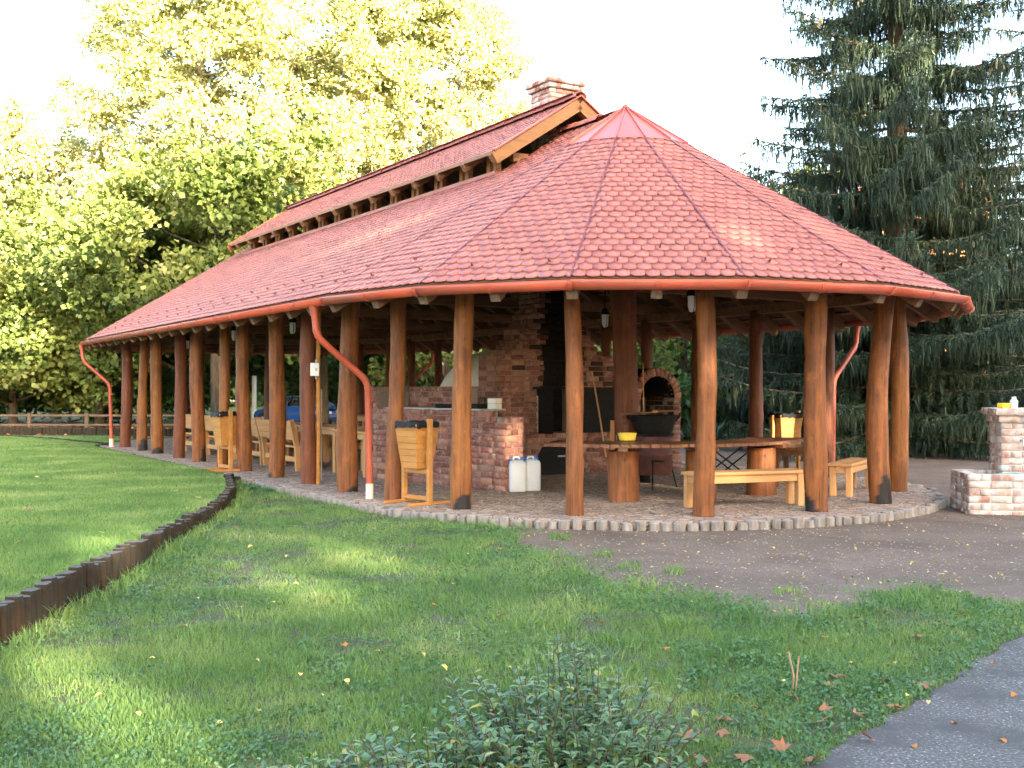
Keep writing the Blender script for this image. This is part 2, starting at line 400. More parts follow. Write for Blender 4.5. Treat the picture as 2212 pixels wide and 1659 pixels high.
class MB:
    def __init__(self):
        self.v = []
        self.f = []
    def add(self, vs, fs):
        b = len(self.v)
        self.v += [tuple(map(float, p)) for p in vs]
        self.f += [tuple(i + b for i in f) for f in fs]
        return self
    def box(self, c, s, rz=0.0, M=None):
        x, y, z = s[0] / 2, s[1] / 2, s[2] / 2
        vs = [Vector((a * x, b * y, e * z)) for a in (-1, 1) for b in (-1, 1) for e in (-1, 1)]
        if M is None:
            M = Matrix.Rotation(rz, 3, 'Z')
        vs = [M @ p + Vector(c) for p in vs]
        return self.add(vs, [(0, 1, 3, 2), (4, 6, 7, 5), (0, 4, 5, 1), (2, 3, 7, 6), (0, 2, 6, 4), (1, 5, 7, 3)])
    def beam(self, a, b, w, h, up=(0, 0, 1)):
        a, b = Vector(a), Vector(b)
        t = (b - a).normalized()
        s = t.cross(Vector(up))
        s = s.normalized() if s.length > 1e-6 else Vector((1, 0, 0))
        u = s.cross(t)
        vs = []
        for p in (a, b):
            for e, g in ((-1, -1), (1, -1), (1, 1), (-1, 1)):
                vs.append(p + s * (e * w / 2) + u * (g * h / 2))
        return self.add(vs, [(3, 2, 1, 0), (4, 5, 6, 7), (0, 1, 5, 4), (1, 2, 6, 5), (2, 3, 7, 6), (3, 0, 4, 7)])
    def tube(self, pts, rad, seg=8, cap=True, jit=0.0):
        pts = [Vector(p) for p in pts]
        if not hasattr(rad, '__len__'):
            rad = [rad] * len(pts)
        prev = None
        rings = []
        for i, p in enumerate(pts):
            t = (pts[min(i + 1, len(pts) - 1)] - pts[max(i - 1, 0)])
            t = t.normalized() if t.length > 1e-9 else Vector((0, 0, 1))
            if prev is None:
                ref = Vector((1, 0, 0)) if abs(t.x) < 0.9 else Vector((0, 1, 0))
                s = t.cross(ref).normalized()
            else:
                s = (prev - t * prev.dot(t))
                s = s.normalized() if s.length > 1e-6 else t.orthogonal().normalized()
            prev = s
            u = t.cross(s)
            rings.append([p + (s * math.cos(2 * math.pi * k / seg) + u * math.sin(2 * math.pi * k / seg)) * rad[i] * (1 + (rnd.uniform(-jit, jit) if jit else 0)) for k in range(seg)])
        vs = [q for r_ in rings for q in r_]
        fs = []
        for i in range(len(pts) - 1):
            for k in range(seg):
                k2 = (k + 1) % seg
                fs.append((i * seg + k, i * seg + k2, (i + 1) * seg + k2, (i + 1) * seg + k))
        if cap:
            fs.append(tuple(reversed(range(seg))))
            b = (len(pts) - 1) * seg
            fs.append(tuple(range(b, b + seg)))
        return self.add(vs, fs)
    def lathe(self, prof, seg=20, c=(0, 0, 0), cap=True):
        vs = []
        for r_, z in prof:
            for k in range(seg):
                a = 2 * math.pi * k / seg
                vs.append((c[0] + r_ * math.cos(a), c[1] + r_ * math.sin(a), c[2] + z))
        fs = []
        for i in range(len(prof) - 1):
            for k in range(seg):
                k2 = (k + 1) % seg
                fs.append((i * seg + k, i * seg + k2, (i + 1) * seg + k2, (i + 1) * seg + k))
        if cap:
            fs.append(tuple(reversed(range(seg))))
            b = (len(prof) - 1) * seg
            fs.append(tuple(range(b, b + seg)))
        return self.add(vs, fs)
    def prism(self, poly, z0, z1):
        k = len(poly)
        vs = [(p[0], p[1], z0) for p in poly] + [(p[0], p[1], z1) for p in poly]
        fs = [tuple(reversed(range(k))), tuple(range(k, 2 * k))]
        fs += [(i, (i + 1) % k, k + (i + 1) % k, k + i) for i in range(k)]
        return self.add(vs, fs)
    def slab(self, quad, off):
        """a sheet of given thickness: polygon of 3-D points pushed along -off"""
        k = len(quad)
        off = Vector(off)
        vs = [Vector(p) for p in quad] + [Vector(p) - off for p in quad]
        fs = [tuple(range(k)), tuple(reversed(range(k, 2 * k)))]
        fs += [(i, k + i, k + (i + 1) % k, (i + 1) % k) for i in range(k)]
        return self.add(vs, fs)
    def build(self, name, m, parent=None, smooth=False, bevel=0.0, kind=None):
        me = bpy.data.meshes.new(name)
        me.from_pydata(self.v, [], self.f)
        if smooth:
            me.polygons.foreach_set('use_smooth', np.ones(len(me.polygons), dtype=bool))
        me.materials.append(MATS[m])
        me.update()
        o = bpy.data.objects.new(name, me)
        link(o, parent)
        if smooth and smooth != 'all':
            try:
                me.set_sharp_from_angle(angle=R(40))
            except Exception:
                pass
        if bevel:
            b = o.modifiers.new('bevel', 'BEVEL')
            b.width = bevel
            b.segments = 1
            b.limit_method = 'ANGLE'
        if kind:
            o['kind'] = kind
        return o
def copy_tree(o, parent=None):
    c = o.copy()
    COL.objects.link(c)
    c.parent = parent
    for ch in list(o.children):
        copy_tree(ch, c)
    return c
def np_obj(name, v, f, m, parent=None, tint=None, kind=None, smooth=False):
    me = np_mesh(name, v, f, tint, smooth)
    me.materials.append(MATS[m])
    o = bpy.data.objects.new(name, me)
    link(o, parent)
    if kind:
        o['kind'] = kind
    return o

def tris(vs, fs):
    out = []
    for f in fs:
        for i in range(1, len(f) - 1):
            out.append((f[0], f[i], f[i + 1]))
    return np.array(vs, float), np.array(out, int)

def pieces(name, templates, items, m, parent, nmax, scorefn, world_of):
    """items: (template index, 4x4 numpy matrix in parent space[, own verts]). The nmax that show
    largest become objects of their own, sharing mesh data; the rest one joined part."""
    sc = [scorefn(world_of(it[1][:3, 3])) for it in items]
    order = sorted(range(len(items)), key=lambda i: -sc[i])
    single = set(i for i in order[:nmax])
    shared = {}
    V, Fc, T = [], [], []
    base = 0
    for i, it in enumerate(items):
        ti, mtx = it[0], it[1]
        tv, tf, tt = templates[ti]
        own = it[2] if len(it) > 2 else None
        if i in single:
            if own is not None:
                me = np_mesh(name, own, tf, np.full(len(tf), tt))
                me.materials.append(MATS[m])
            else:
                if ti not in shared:
                    me = np_mesh(name, tv, tf, np.full(len(tf), tt))
                    me.materials.append(MATS[m])
                    shared[ti] = me
                me = shared[ti]
            o = bpy.data.objects.new(name, me)
            link(o, parent)
            o.matrix_local = Matrix([list(map(float, r_)) for r_ in mtx])
        else:
            vv = own if own is not None else tv
            V.append(vv @ mtx[:3, :3].T + mtx[:3, 3])
            Fc.append(tf + base)
            T.append(np.full(len(tf), tt))
            base += len(vv)
    if V:
        np_obj(name, np.vstack(V), np.vstack(Fc), m, parent, np.concatenate(T), 'stuff')
# ------------------------------------------------------------------ the ground
def sheet(name, poly, zf, m, off, res=None):
    """flat sheet over a polygon (world xy), following zf"""
    bm = bmesh.new()
    vs = [bm.verts.new((p[0], p[1], 0)) for p in poly]
    bm.faces.new(vs)
    bmesh.ops.triangulate(bm, faces=bm.faces[:])
    if res:
        for _ in range(8):
            es = [e for e in bm.edges if e.calc_length() > res]
            if not es:
                break
            bmesh.ops.subdivide_edges(bm, edges=es, cuts=1)
            bmesh.ops.triangulate(bm, faces=bm.faces[:])
    for v in bm.verts:
        v.co.z = float(zf(v.co.x, v.co.y)) + off
    me = bpy.data.meshes.new(name)
    bm.normal_update()
    if sum(f.normal.z for f in bm.faces) < 0:
        bmesh.ops.reverse_faces(bm, faces=bm.faces[:])
    bm.to_mesh(me)
    bm.free()
    me.materials.append(MATS[m])
    o = bpy.data.objects.new(name, me)
    link(o)
    o['kind'] = 'structure'
    return o
def inside(poly, x, y):
    poly = np.asarray(poly)
    r = np.zeros(len(x), bool)
    j = len(poly) - 1
    for i in range(len(poly)):
        xi, yi = poly[i]
        xj, yj = poly[j]
        c = ((yi > y) != (yj > y)) & (x < (xj - xi) * (y - yi) / (yj - yi + 1e-12) + xi)
        r ^= c
        j = i
    return r
def smooth_path(pts, n=8):
    pts = [np.array(p, float) for p in pts]
    out = []
    for i in range(len(pts) - 1):
        p0, p1, p2, p3 = pts[max(i - 1, 0)], pts[i], pts[i + 1], pts[min(i + 2, len(pts) - 1)]
        for k in range(n):
            t = k / n
            out.append(0.5 * ((2 * p1) + (-p0 + p2) * t + (2 * p0 - 5 * p1 + 4 * p2 - p3) * t * t + (-p0 + 3 * p1 - 3 * p2 + p3) * t ** 3))
    out.append(pts[-1])
    return out
# ground: fine near the viewer, then out to the horizon
gx = np.concatenate([np.linspace(-900, -40, 8), np.linspace(-30, 30, 61), np.linspace(40, 900, 8)])
gy = np.concatenate([np.linspace(-200, -10, 6), np.linspace(-4, 60, 65), np.linspace(75, 1500, 10)])
GX, GY = np.meshgrid(gx, gy)
GZ = ground_z(GX, GY) + 0.012 * np.sin(GX * 0.9 + 1) * np.sin(GY * 0.7)
gv = np.stack([GX.ravel(), GY.ravel(), GZ.ravel()], 1)
nx, ny = len(gx), len(gy)
gi = np.arange(nx * ny).reshape(ny, nx)
gf = np.stack([gi[:-1, :-1].ravel(), gi[:-1, 1:].ravel(), gi[1:, 1:].ravel(), gi[1:, :-1].ravel()], 1)
np_obj('ground', gv, gf, 'dirt', kind='structure', smooth=True)
def gz2(x, y):
    return ground_z(x, y) + 0.012 * np.sin(x * 0.9 + 1) * np.sin(y * 0.7)

PAL = smooth_path([(-3.3, 3.6), (-3.5, 6.2), (-3.6, 7.7), (-3.62, 8.8), (-3.66, 10.1), (-3.78, 11.6), (-3.86, 12.9), (-3.95, 14.2), (-4.10, 15.6), (-4.42, 17.2), (-4.80, 18.6), (-5.10, 19.7)], 6)
edge_px = [(505, 1050), (560, 1064), (640, 1076), (760, 1088), (860, 1096), (930, 1112), (1010, 1135), (1090, 1160), (1150, 1200), (1200, 1240), (1330, 1275), (1450, 1302), (1600, 1332), (1750, 1338), (1900, 1312), (2000, 1302), (2100, 1306), (2212, 1340), (2330, 1352)]
def ragged(pts, n, amp):
    out = []
    for i in range(len(pts) - 1):
        a, b = np.array(pts[i]), np.array(pts[i + 1])
        for k in range(n):
            out.append(a + (b - a) * k / n + np.array([rnd.uniform(-amp, amp), rnd.uniform(-amp, amp)]))
    out.append(np.array(pts[-1]))
    return out
LAWN_EDGE = ragged([at(x, y, -0.16) for x, y in edge_px], 5, 0.07)
asph_px = [(2400, 1290), (2212, 1392), (2100, 1462), (2000, 1530), (1880, 1600), (1790, 1659), (1700, 1730)]
ASPH_EDGE = ragged([at(x, y, -0.2) for x, y in asph_px], 7, 0.035)
lower_lawn = [tuple(p) for p in PAL[2:]] + [tuple(p) for p in LAWN_EDGE] + [tuple(p) for p in ASPH_EDGE] + [(1.0, 2.6), (-2.8, 2.6)]
sheet('lawn', lower_lawn, gz2, 'turf_soil', 0.005, 1.0)
asph = [tuple(p) for p in ASPH_EDGE] + [(1.0, 2.4), (6, 2.0), (14, 4), (10, 8.5)]
sheet('asphalt_path', asph, gz2, 'asphalt', 0.010, 1.2)
def uz(x, y):
    return 0.058 - 0.030 * np.clip((y - 8) / 14, 0, 1) + 0.01 * np.sin(x * 1.1) * np.sin(y * 0.8)
e0, e1 = W(-5.03, 5.6), W(-5.03, 17.3)
e2 = W(-3.5, 20.5)
upper_lawn = [tuple(p) for p in PAL] + [e0, e1, e2, (-13.5, 37.0), (-26, 37.5), (-30, 20), (-14, 3)]
sheet('upper_lawn', upper_lawn, uz, 'lawn_soil', 0.0, 1.5)
sheet('leafy_lawn', [(-34, 37), (-13.3, 36.6), (-11.5, 33), (-3, 37.5), (14, 33), (40, 40), (60, 110), (-70, 110)], gz2, 'litter', 0.03, 6)
ra = [far(1180, 62), far(1500, 37.5), far(1700, 31.5), far(2300, 27.5), far(2600, 27), far(2600, 36), far(2300, 37.5), far(1900, 41), far(1600, 50), far(1300, 72)]
sheet('road', [tuple(p) for p in ra], gz2, 'road_asphalt', 0.06, 6)
rb = [far(-200, 48), far(500, 50), far(820, 47), far(1180, 45), far(1180, 50), far(840, 54), far(500, 57), far(-200, 55)]
sheet('road', [tuple(p) for p in rb], gz2, 'road_asphalt', 0.06, 6)

# ------------------------------------------------------------------ the paved floor of the pavilion
L_AX = 17.0
def stadium(Rr, step=6):
    pts = []
    a = 180
    while a <= 360:
        pts.append((Rr * math.cos(R(a)), Rr * math.sin(R(a))))
        a += step
    a = 0
    while a <= 180:
        pts.append((Rr * math.cos(R(a)), L_AX + Rr * math.sin(R(a))))
        a += step
    return pts
floor = MB().prism(stadium(4.80), -0.16, 0.0).build('pavilion_floor', 'paving', kind='structure')
floor.location = (*C0, 0)
floor.rotation_euler = (0, 0, TH)
MB().box((-4.885, 10.9, -0.083), (0.19, 12.8, 0.16)).build('paving_strip', 'paving', floor)
def log_mesh(r, h, seg=9, jit=0.08):
    m = MB()
    ps = [(rnd.uniform(1 - jit, 1 + jit)) for _ in range(seg)]
    vs = []
    zz = [0, h * 0.93, h]
    rr = [1.0, 1.0, 0.9]
    for z, k in zip(zz, rr):
        for i in range(seg):
            a = 2 * math.pi * i / seg
            vs.append((r * ps[i] * k * math.cos(a), r * ps[i] * k * math.sin(a), z + (rnd.uniform(-1, 1) * 0.004 if z else 0)))
    fs = []
    for j in range(2):
        for i in range(seg):
            fs.append((j * seg + i, j * seg + (i + 1) % seg, (j + 1) * seg + (i + 1) % seg, (j + 1) * seg + i))
    fs.append(tuple(range(2 * seg, 3 * seg)))
    m.add(vs, fs)
    return m
log_t = []
for i in range(6):
    me = log_mesh(0.076, 0.17, 10, 0.10)
    d = bpy.data.meshes.new('edging_log')
    d.from_pydata(me.v, [], me.f)
    d.materials.append(MATS['edge_log'])
    d.materials.append(MATS['edge_top'])
    d.polygons[len(d.polygons) - 1].material_index = 1
    log_t.append(d)
def edge_ring():
    pts = []
    s = 0.0
    for a in np.arange(176, 412, 1.82):
        pts.append((4.87 * math.cos(R(a)), 4.87 * math.sin(R(a))))
    for d in np.arange(0.14, 4.6, 0.155):
        pts.append((-4.87, d))
    return pts
for i, (x, y) in enumerate(edge_ring()):
    o = bpy.data.objects.new('edging_log', log_t[i % 6])
    link(o, floor)
    k = rnd.uniform(0.75, 1.08)
    o.location = (x + rnd.uniform(-.012, .012), y + rnd.uniform(-.012, .012), -0.165 + rnd.uniform(-0.03, 0.012))
    o.rotation_euler = (rnd.uniform(-.04, .04), rnd.uniform(-.04, .04), rnd.uniform(0, 6.28))
    o.scale = (k, k, 1)

# ------------------------------------------------------------------ log palisade that holds the upper lawn
def walk(path, step):
    out = []
    acc = 0.0
    for i in range(len(path) - 1):
        a, b = np.array(path[i]), np.array(path[i + 1])
        l = np.linalg.norm(b - a)
        t = (b - a) / l
        while acc < l:
            out.append((a + t * acc, math.atan2(t[1], t[0])))
            acc += step * rnd.uniform(0.92, 1.08)
        acc -= l
    return out
pal_t = []
for i in range(8):
    m = log_mesh(0.062, 0.62, 10, 0.1)
    d = bpy.data.meshes.new('log')
    d.from_pydata(m.v, [], m.f)
    d.materials.append(MATS['palisade_wood'])
    d.materials.append(MATS['palisade_top'])
    d.polygons[len(d.polygons) - 1].material_index = 1
    pal_t.append(d)
pal = empty('log_palisade', PAL[0][0], PAL[0][1], 0, 0, 'weathered log palisade curving along the edge of the raised lawn', 'retaining wall')
p0 = np.array(PAL[0])
for i, (p, a) in enumerate(walk(PAL, 0.118)):
    if p[1] < 5.5:
        continue
    o = bpy.data.objects.new('log', pal_t[i % 8])
    link(o, pal)
    ztop = uz(p[0], p[1]) + 0.05 + rnd.uniform(-0.026, 0.022)
    o.location = (p[0] - p0[0] + rnd.uniform(-.015, .015), p[1] - p0[1] + rnd.uniform(-.01, .01), ztop - 0.62)
    o.rotation_euler = (rnd.uniform(-.03, .03), rnd.uniform(-.03, .03), rnd.uniform(0, 6.28))
    k = rnd.uniform(0.9, 1.12)
    o.scale = (k, k, 1)
# low log edging between raised lawn and paved floor, and on to the left
def low_edging(path, zt, label, step=0.12, sc=1.0):
    e = empty('log_edging', path[0][0], path[0][1], 0, 0, label, 'edging')
    q0 = np.array(path[0])
    for i, (p, a) in enumerate(walk(path, step)):
        o = bpy.data.objects.new('log', pal_t[i % 8])
        link(o, e)
        o.location = (p[0] - q0[0], p[1] - q0[1], zt(p[0], p[1]) - 0.62 * sc + rnd.uniform(-.012, .012))
        o.rotation_euler = (rnd.uniform(-.04, .04), rnd.uniform(-.04, .04), rnd.uniform(0, 6.28))
        o.scale = (sc, sc, sc)
    return e
low_edging([W(-5.02, 4.75), W(-5.02, 17.6)], lambda x, y: 0.035, 'low dark log edging between the raised lawn and the paved floor', 0.12, 0.8)
low_edging([tuple(at(230, 962, 0.0)), tuple(at(120, 951, 0.0)), tuple(at(-80, 938, 0.0))], lambda x, y: 0.07, 'thin dark log edging crossing the lawn left of the downpipe', 0.14, 1.0)
low_edging([tuple(at(420, 944, -.1)), tuple(at(200, 943, -.1)), tuple(at(-120, 938, -.1))], lambda x, y: 0.20, 'row of upright log edging in front of the low rail fence', 0.15, 1.25)

# ------------------------------------------------------------------ the pavilion
pav = empty('pavilion', C0[0], C0[1], 0, TH, 'long open timber pavilion with red tiled roof and rounded ends on log posts', 'pavilion')
ZA, ZE, RE, RP = 6.18, 2.926, 5.235, 4.28
SLOPE = (ZA - ZE) / RE
def roof_z(n):
    return ZA - SLOPE * abs(n)
def pw(p):
    return np.array([C0[0] + NV[0] * p[0] + DV[0] * p[1], C0[1] + NV[1] * p[0] + DV[1] * p[1], p[2]])
CAM = np.array([0, 0, EYE])
def near_score(w):
    return -np.linalg.norm(w - CAM)
# roof facets: eave corners A->B, top T0 (above A) and T1 (above B)
corn_near = [(RE * math.cos(R(180 + 22.5 * k)), RE * math.sin(R(180 + 22.5 * k)), ZE) for k in range(9)]
corn_far = [(RE * math.cos(R(22.5 * k)), L_AX + RE * math.sin(R(22.5 * k)), ZE) for k in range(9)]
AP0, AP1 = (0, 0, ZA), (0, L_AX, ZA)
facets = []
for k in range(8):
    facets.append(('near', corn_near[k], corn_near[k + 1], AP0, AP0))
for k in range(8):
    facets.append(('far', corn_far[k], corn_far[k + 1], AP1, AP1))
facets.append(('side', corn_far[8], corn_near[0], AP1, AP0))
facets.append(('side', corn_near[8], corn_far[0], AP0, AP1))
# the roof part and its deck
TW, TE = 0.178, 0.176
def tile_template(rounded=True):
    pts = []
    nb = 6
    for i in range(nb + 1):
        a = math.pi * i / nb
        pts.append((-math.cos(a) * TW / 2 * 0.985, -0.082 * math.sin(a) ** 0.75 + 0.062))
    top = [(TW / 2 * 0.985, 0.27), (-TW / 2 * 0.985, 0.27)]
    outl = pts + top
    k = len(outl)
    def zz(v):
        return 0.037 - 0.092 * (v + 0.02)
    vs = [(x, y, zz(y)) for x, y in outl] + [(x, y, zz(y) - 0.015) for x, y in outl]
    fs = [tuple(range(k))]
    for i in range(nb + 2):
        j = (i + 1) % k
        fs.append((i, k + i, k + j, j))
    fs.append((k - 1, 2 * k - 1, k, 0))
    return tris(vs, fs)
tvs, tfs = tile_template()
tile_T = []
for i in range(9):
    v = tvs.copy()
    v[:, 2] += rnd.uniform(-0.002, 0.003)
    tile_T.append((v, tfs, (i + 0.5) / 9))
def facet_frame(A, B, T0, T1):
    A, B, T0, T1 = map(Vector, (A, B, T0, T1))
    u = (B - A).normalized()
    w = u.cross(T1 - A).normalized()
    if w.z < 0:
        w = -w
    v = w.cross(u).normalized()
    if v.z < 0:
        v = -v
    return A, u, v, w, (B - A).length, (T0 - A).dot(v), (T0 - A).dot(u), (T1 - A).dot(u)
def lay_tiles(A, B, T0, T1, vlo, vhi, skip=None, lift=0.0, edge_clamp=True):
    A_, u, v, w, Lb, Hh, x0, x1 = facet_frame(A, B, T0, T1)
    if u.cross(v).dot(w) < 0:
        pass
    items = []
    j = 0
    vv = vlo
    while vv < vhi:
        def xl(y): return x0 * y / Hh
        def xr(y): return Lb + (x1 - Lb) * y / Hh
        a, b = xl(vv), xr(vv)
        off = (j % 2) * TW / 2
        i0 = int(math.floor((a - off) / TW)) - 1
        i1 = int(math.ceil((b - off) / TW)) + 1
        for i in range(i0, i1 + 1):
            cx = off + (i + 0.5) * TW
            if cx + TW * 0.5 < xl(vv) + 0.02 or cx - TW * 0.5 > xr(vv) - 0.02:
                continue
            p = A_ + u * cx + v * vv + w * lift
            if skip and skip(p):
                continue
            ti = rnd.randrange(9)
            q = p + w * 0
            rot = rnd.uniform(-0.012, 0.012)
            M4 = np.eye(4)
            uu = u * math.cos(rot) + v * math.sin(rot)
            v2 = v * math.cos(rot) - u * math.sin(rot)
            M4[:3, 0] = uu
            M4[:3, 1] = v2
            M4[:3, 2] = w
            M4[:3, 3] = q
            tv = tile_T[ti][0]
            lo = np.array([xl(vv + y) for y in tv[:, 1]]) - cx + 0.004
            hi = np.array([xr(vv + y) for y in tv[:, 1]]) - cx - 0.004
            if edge_clamp and ((tv[:, 0] < lo).any() or (tv[:, 0] > hi).any()):
                own = tv.copy()
                own[:, 0] = np.minimum(np.maximum(own[:, 0], lo), np.maximum(hi, lo))
                if own[:, 0].max() - own[:, 0].min() < 0.02:
                    continue
                items.append((ti, M4, own))
            else:
                items.append((ti, M4))
        vv += TE
        j += 1
    return items
CLN, CLD0, CLD1 = 1.45, 1.75, 15.25           # opening in the main roof under the raised ridge roof
def in_open(p):
    return abs(p[0]) < CLN and CLD0 < p[1] < CLD1
deck = MB()
items_roof = []
for kind, A, B, T0, T1 in facets:
    A_, u, v, w, Lb, Hh, x0, x1 = facet_frame(A, B, T0, T1)
    if kind == 'side':
        sgn = -1 if A[0] < 0 else 1
        # deck in pieces round the opening
        zc = roof_z(CLN)
        Ae, Be = Vector(A), Vector(B)
        Am, Bm = Vector((sgn * CLN, A[1], zc)), Vector((sgn * CLN, B[1], zc))
        deck.slab([Ae, Be, Bm, Am], w * 0.035)
        for ya, yb in ((0, CLD0), (CLD1, L_AX)):
            deck.slab([(sgn * CLN, ya, zc), (sgn * CLN, yb, zc), (0, yb, ZA), (0, ya, ZA)][::sgn], w * 0.035)
        items_roof += lay_tiles(A, B, T0, T1, 0.02, Hh - 0.1, in_open)
    else:
        deck.slab([A, B, T0], w * 0.035)
        items_roof += lay_tiles(A, B, T0, T1, 0.02, Hh * (1 - 1.02 / RE))
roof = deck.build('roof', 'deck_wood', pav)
pieces('roof_tile', tile_T, items_roof, 'tile', roof, 300, near_score, pw)
# eave board under the first course
eave = MB()
for kind, A, B, T0, T1 in facets:
    a, b = Vector(A), Vector(B)
    c = Vector((a.x + b.x, a.y + b.y, 0)) / 2
    eave.beam(a + Vector((0, 0, -0.045)), b + Vector((0, 0, -0.045)), 0.03, 0.06)
eave.build('eave_board', 'gutter_red', roof)
# metal strips over the hips of the rounded end
for k in range(9):
    a = R(180 + 22.5 * k)
    dirv = Vector((math.cos(a), math.sin(a), 0))
    p = dirv * RE + Vector((0, 0, ZE + 0.03))
    q = dirv * 0.95 + Vector((0, 0, roof_z(0.95) + 0.035))
    MB().beam(p, q, 0.020, 0.020).build('hip_strip', 'hip_dark', roof)
# metal cap with standing seams
capm = MB()
rc = 1.14
vs = [(0, 0, ZA + 0.09)]
for k in range(16):
    a = R(22.5 * k)
    vs.append((rc * math.cos(a), rc * math.sin(a), roof_z(rc) + 0.05))
capm.add(vs, [(0, 1 + k, 1 + (k + 1) % 16) for k in range(16)])
cap = capm.build('roof_cap', 'cap_red', roof)
for k in range(16):
    a = R(22.5 * k)
    MB().beam((0.03 * math.cos(a), 0.03 * math.sin(a), ZA + 0.09), (rc * math.cos(a), rc * math.sin(a), roof_z(rc) + 0.062), 0.018, 0.03).build('seam', 'cap_red', cap)
MB().lathe([(0.07, 0), (0.075, 0.05), (0.03, 0.09), (0.01, 0.1)], 10, (0, 0, ZA + 0.04)).build('cap_knob', 'rafter_wood', roof, True)
# ridge tiles from the cap to the raised ridge roof
def ridge_tile_mesh():
    m = MB()
    vs, seg = [], 6
    for y, k in ((-0.2, 1.08), (0.2, 0.94)):
        for th in (0.0, 0.015):
            for i in range(seg + 1):
                a = math.pi * i / seg
                vs.append(((0.125 * k - th) * math.cos(a), y, (0.105 * k - th) * math.sin(a) - 0.035))
    n1 = seg + 1
    fs = []
    for i in range(seg):
        fs.append((i, i + 1, 2 * n1 + i + 1, 2 * n1 + i))
        fs.append((n1 + i + 1, n1 + i, 3 * n1 + i, 3 * n1 + i + 1))
        fs.append((i + 1, i, n1 + i, n1 + i + 1))
    m.add(vs, fs)
    v, f = tris(m.v, m.f)
    return v, f
rtv, rtf = ridge_tile_mesh()
rt_mesh = []
for i in range(4):
    me = np_mesh('ridge_tile', rtv, rtf, np.full(len(rtf), 0.1 + i * 0.2))
    me.materials.append(MATS['tile'])
    rt_mesh.append(me)
def ridge_row(y0, y1, z, parent):
    y = y0
    i = 0
    while y < y1:
        o = bpy.data.objects.new('ridge_tile', rt_mesh[i % 4])
        link(o, parent)
        o.location = (rnd.uniform(-.006, .006), y, z + rnd.uniform(-.004, .006))
        o.rotation_euler = (R(1.5), rnd.uniform(-.02, .02), rnd.uniform(-.015, .015))
        y += 0.345
        i += 1
ridge_row(0.85, 1.9, ZA + 0.05, roof)
# raised ridge roof (clerestory)
CZR, CZE, CHW = 6.70, 5.58, 1.72
CY0, CY1 = 1.33, 15.62
cslope = (CZR - CZE) / CHW
cdeck = MB()
citems = []
for sgn in (-1, 1):
    A, B = ((sgn * CHW, CY1, CZE), (sgn * CHW, CY0, CZE)) if sgn < 0 else ((sgn * CHW, CY0, CZE), (sgn * CHW, CY1, CZE))
    T0, T1 = (0, A[1], CZR), (0, B[1], CZR)
    A_, u, v, w, Lb, Hh, x0, x1 = facet_frame(A, B, T0, T1)
    cdeck.slab([A, B, T1, T0], w * 0.03)
    citems += lay_tiles(A, B, T0, T1, 0.02, Hh - 0.08)
croof = cdeck.build('ridge_roof', 'deck_wood', pav)
pieces('roof_tile', tile_T, citems, 'tile', croof, 60, near_score, pw)
ridge_row(CY0 + 0.12, CY1 - 0.05, CZR + 0.05, croof)
for sgn in (-1, 1):
    for y in (CY0 - 0.02, CY1 + 0.02):
        MB().beam((sgn * (CHW + 0.03), y, CZE - 0.115), (sgn * 0.0, y, CZR - 0.095), 0.045, 0.2, (0, 0, 1)).build('barge_board', 'barge_wood', croof)
        MB().beam((sgn * (CHW + 0.05), y - 0.01, CZE + 0.02), (sgn * 0.0, y - 0.01, CZR + 0.055), 0.10, 0.022).build('verge_trim', 'gutter_red', croof)
    y = CY0 + 0.12
    while y < CY1:
        MB().beam((sgn * (CHW + 0.0), y, CZE - 0.10), (sgn * 0.04, y, CZR - 0.10), 0.10, 0.14).build('rafter', 'rafter_wood', croof, bevel=0.004)
        y += 0.97
    y = CY0 + 0.5
    while y < CY1 - 0.3:
        for dy in (0.0, 0.21):
            MB().box((sgn * 1.38, y + dy, (roof_z(1.38) + CZE + 0.06) / 2), (0.11, 0.11, CZE + 0.10 - roof_z(1.38) + 0.1)).build('stub_post', 'barge_wood', croof, bevel=0.004)
        y += 0.97
    MB().beam((sgn * CHW, CY0 - 0.0, CZE - 0.0), (sgn * CHW, CY1, CZE - 0.0), 0.025, 0.05).build('eave_board', 'barge_wood', croof)
    MB().beam((sgn * 1.44, CLD0, roof_z(1.44) + 0.05), (sgn * 1.44, CLD1, roof_z(1.44) + 0.05), 0.05, 0.06).build('sill', 'gutter_red', croof)
MB().beam((-1.2, CY0 + 0.30, CZE + 0.02), (1.2, CY0 + 0.30, CZE + 0.02), 0.1, 0.16).build('collar_beam', 'barge_wood', croof, bevel=0.004)
MB().beam((-1.2, CY1 - 0.30, CZE + 0.02), (1.2, CY1 - 0.30, CZE + 0.02), 0.1, 0.16).build('collar_beam', 'barge_wood', croof, bevel=0.004)
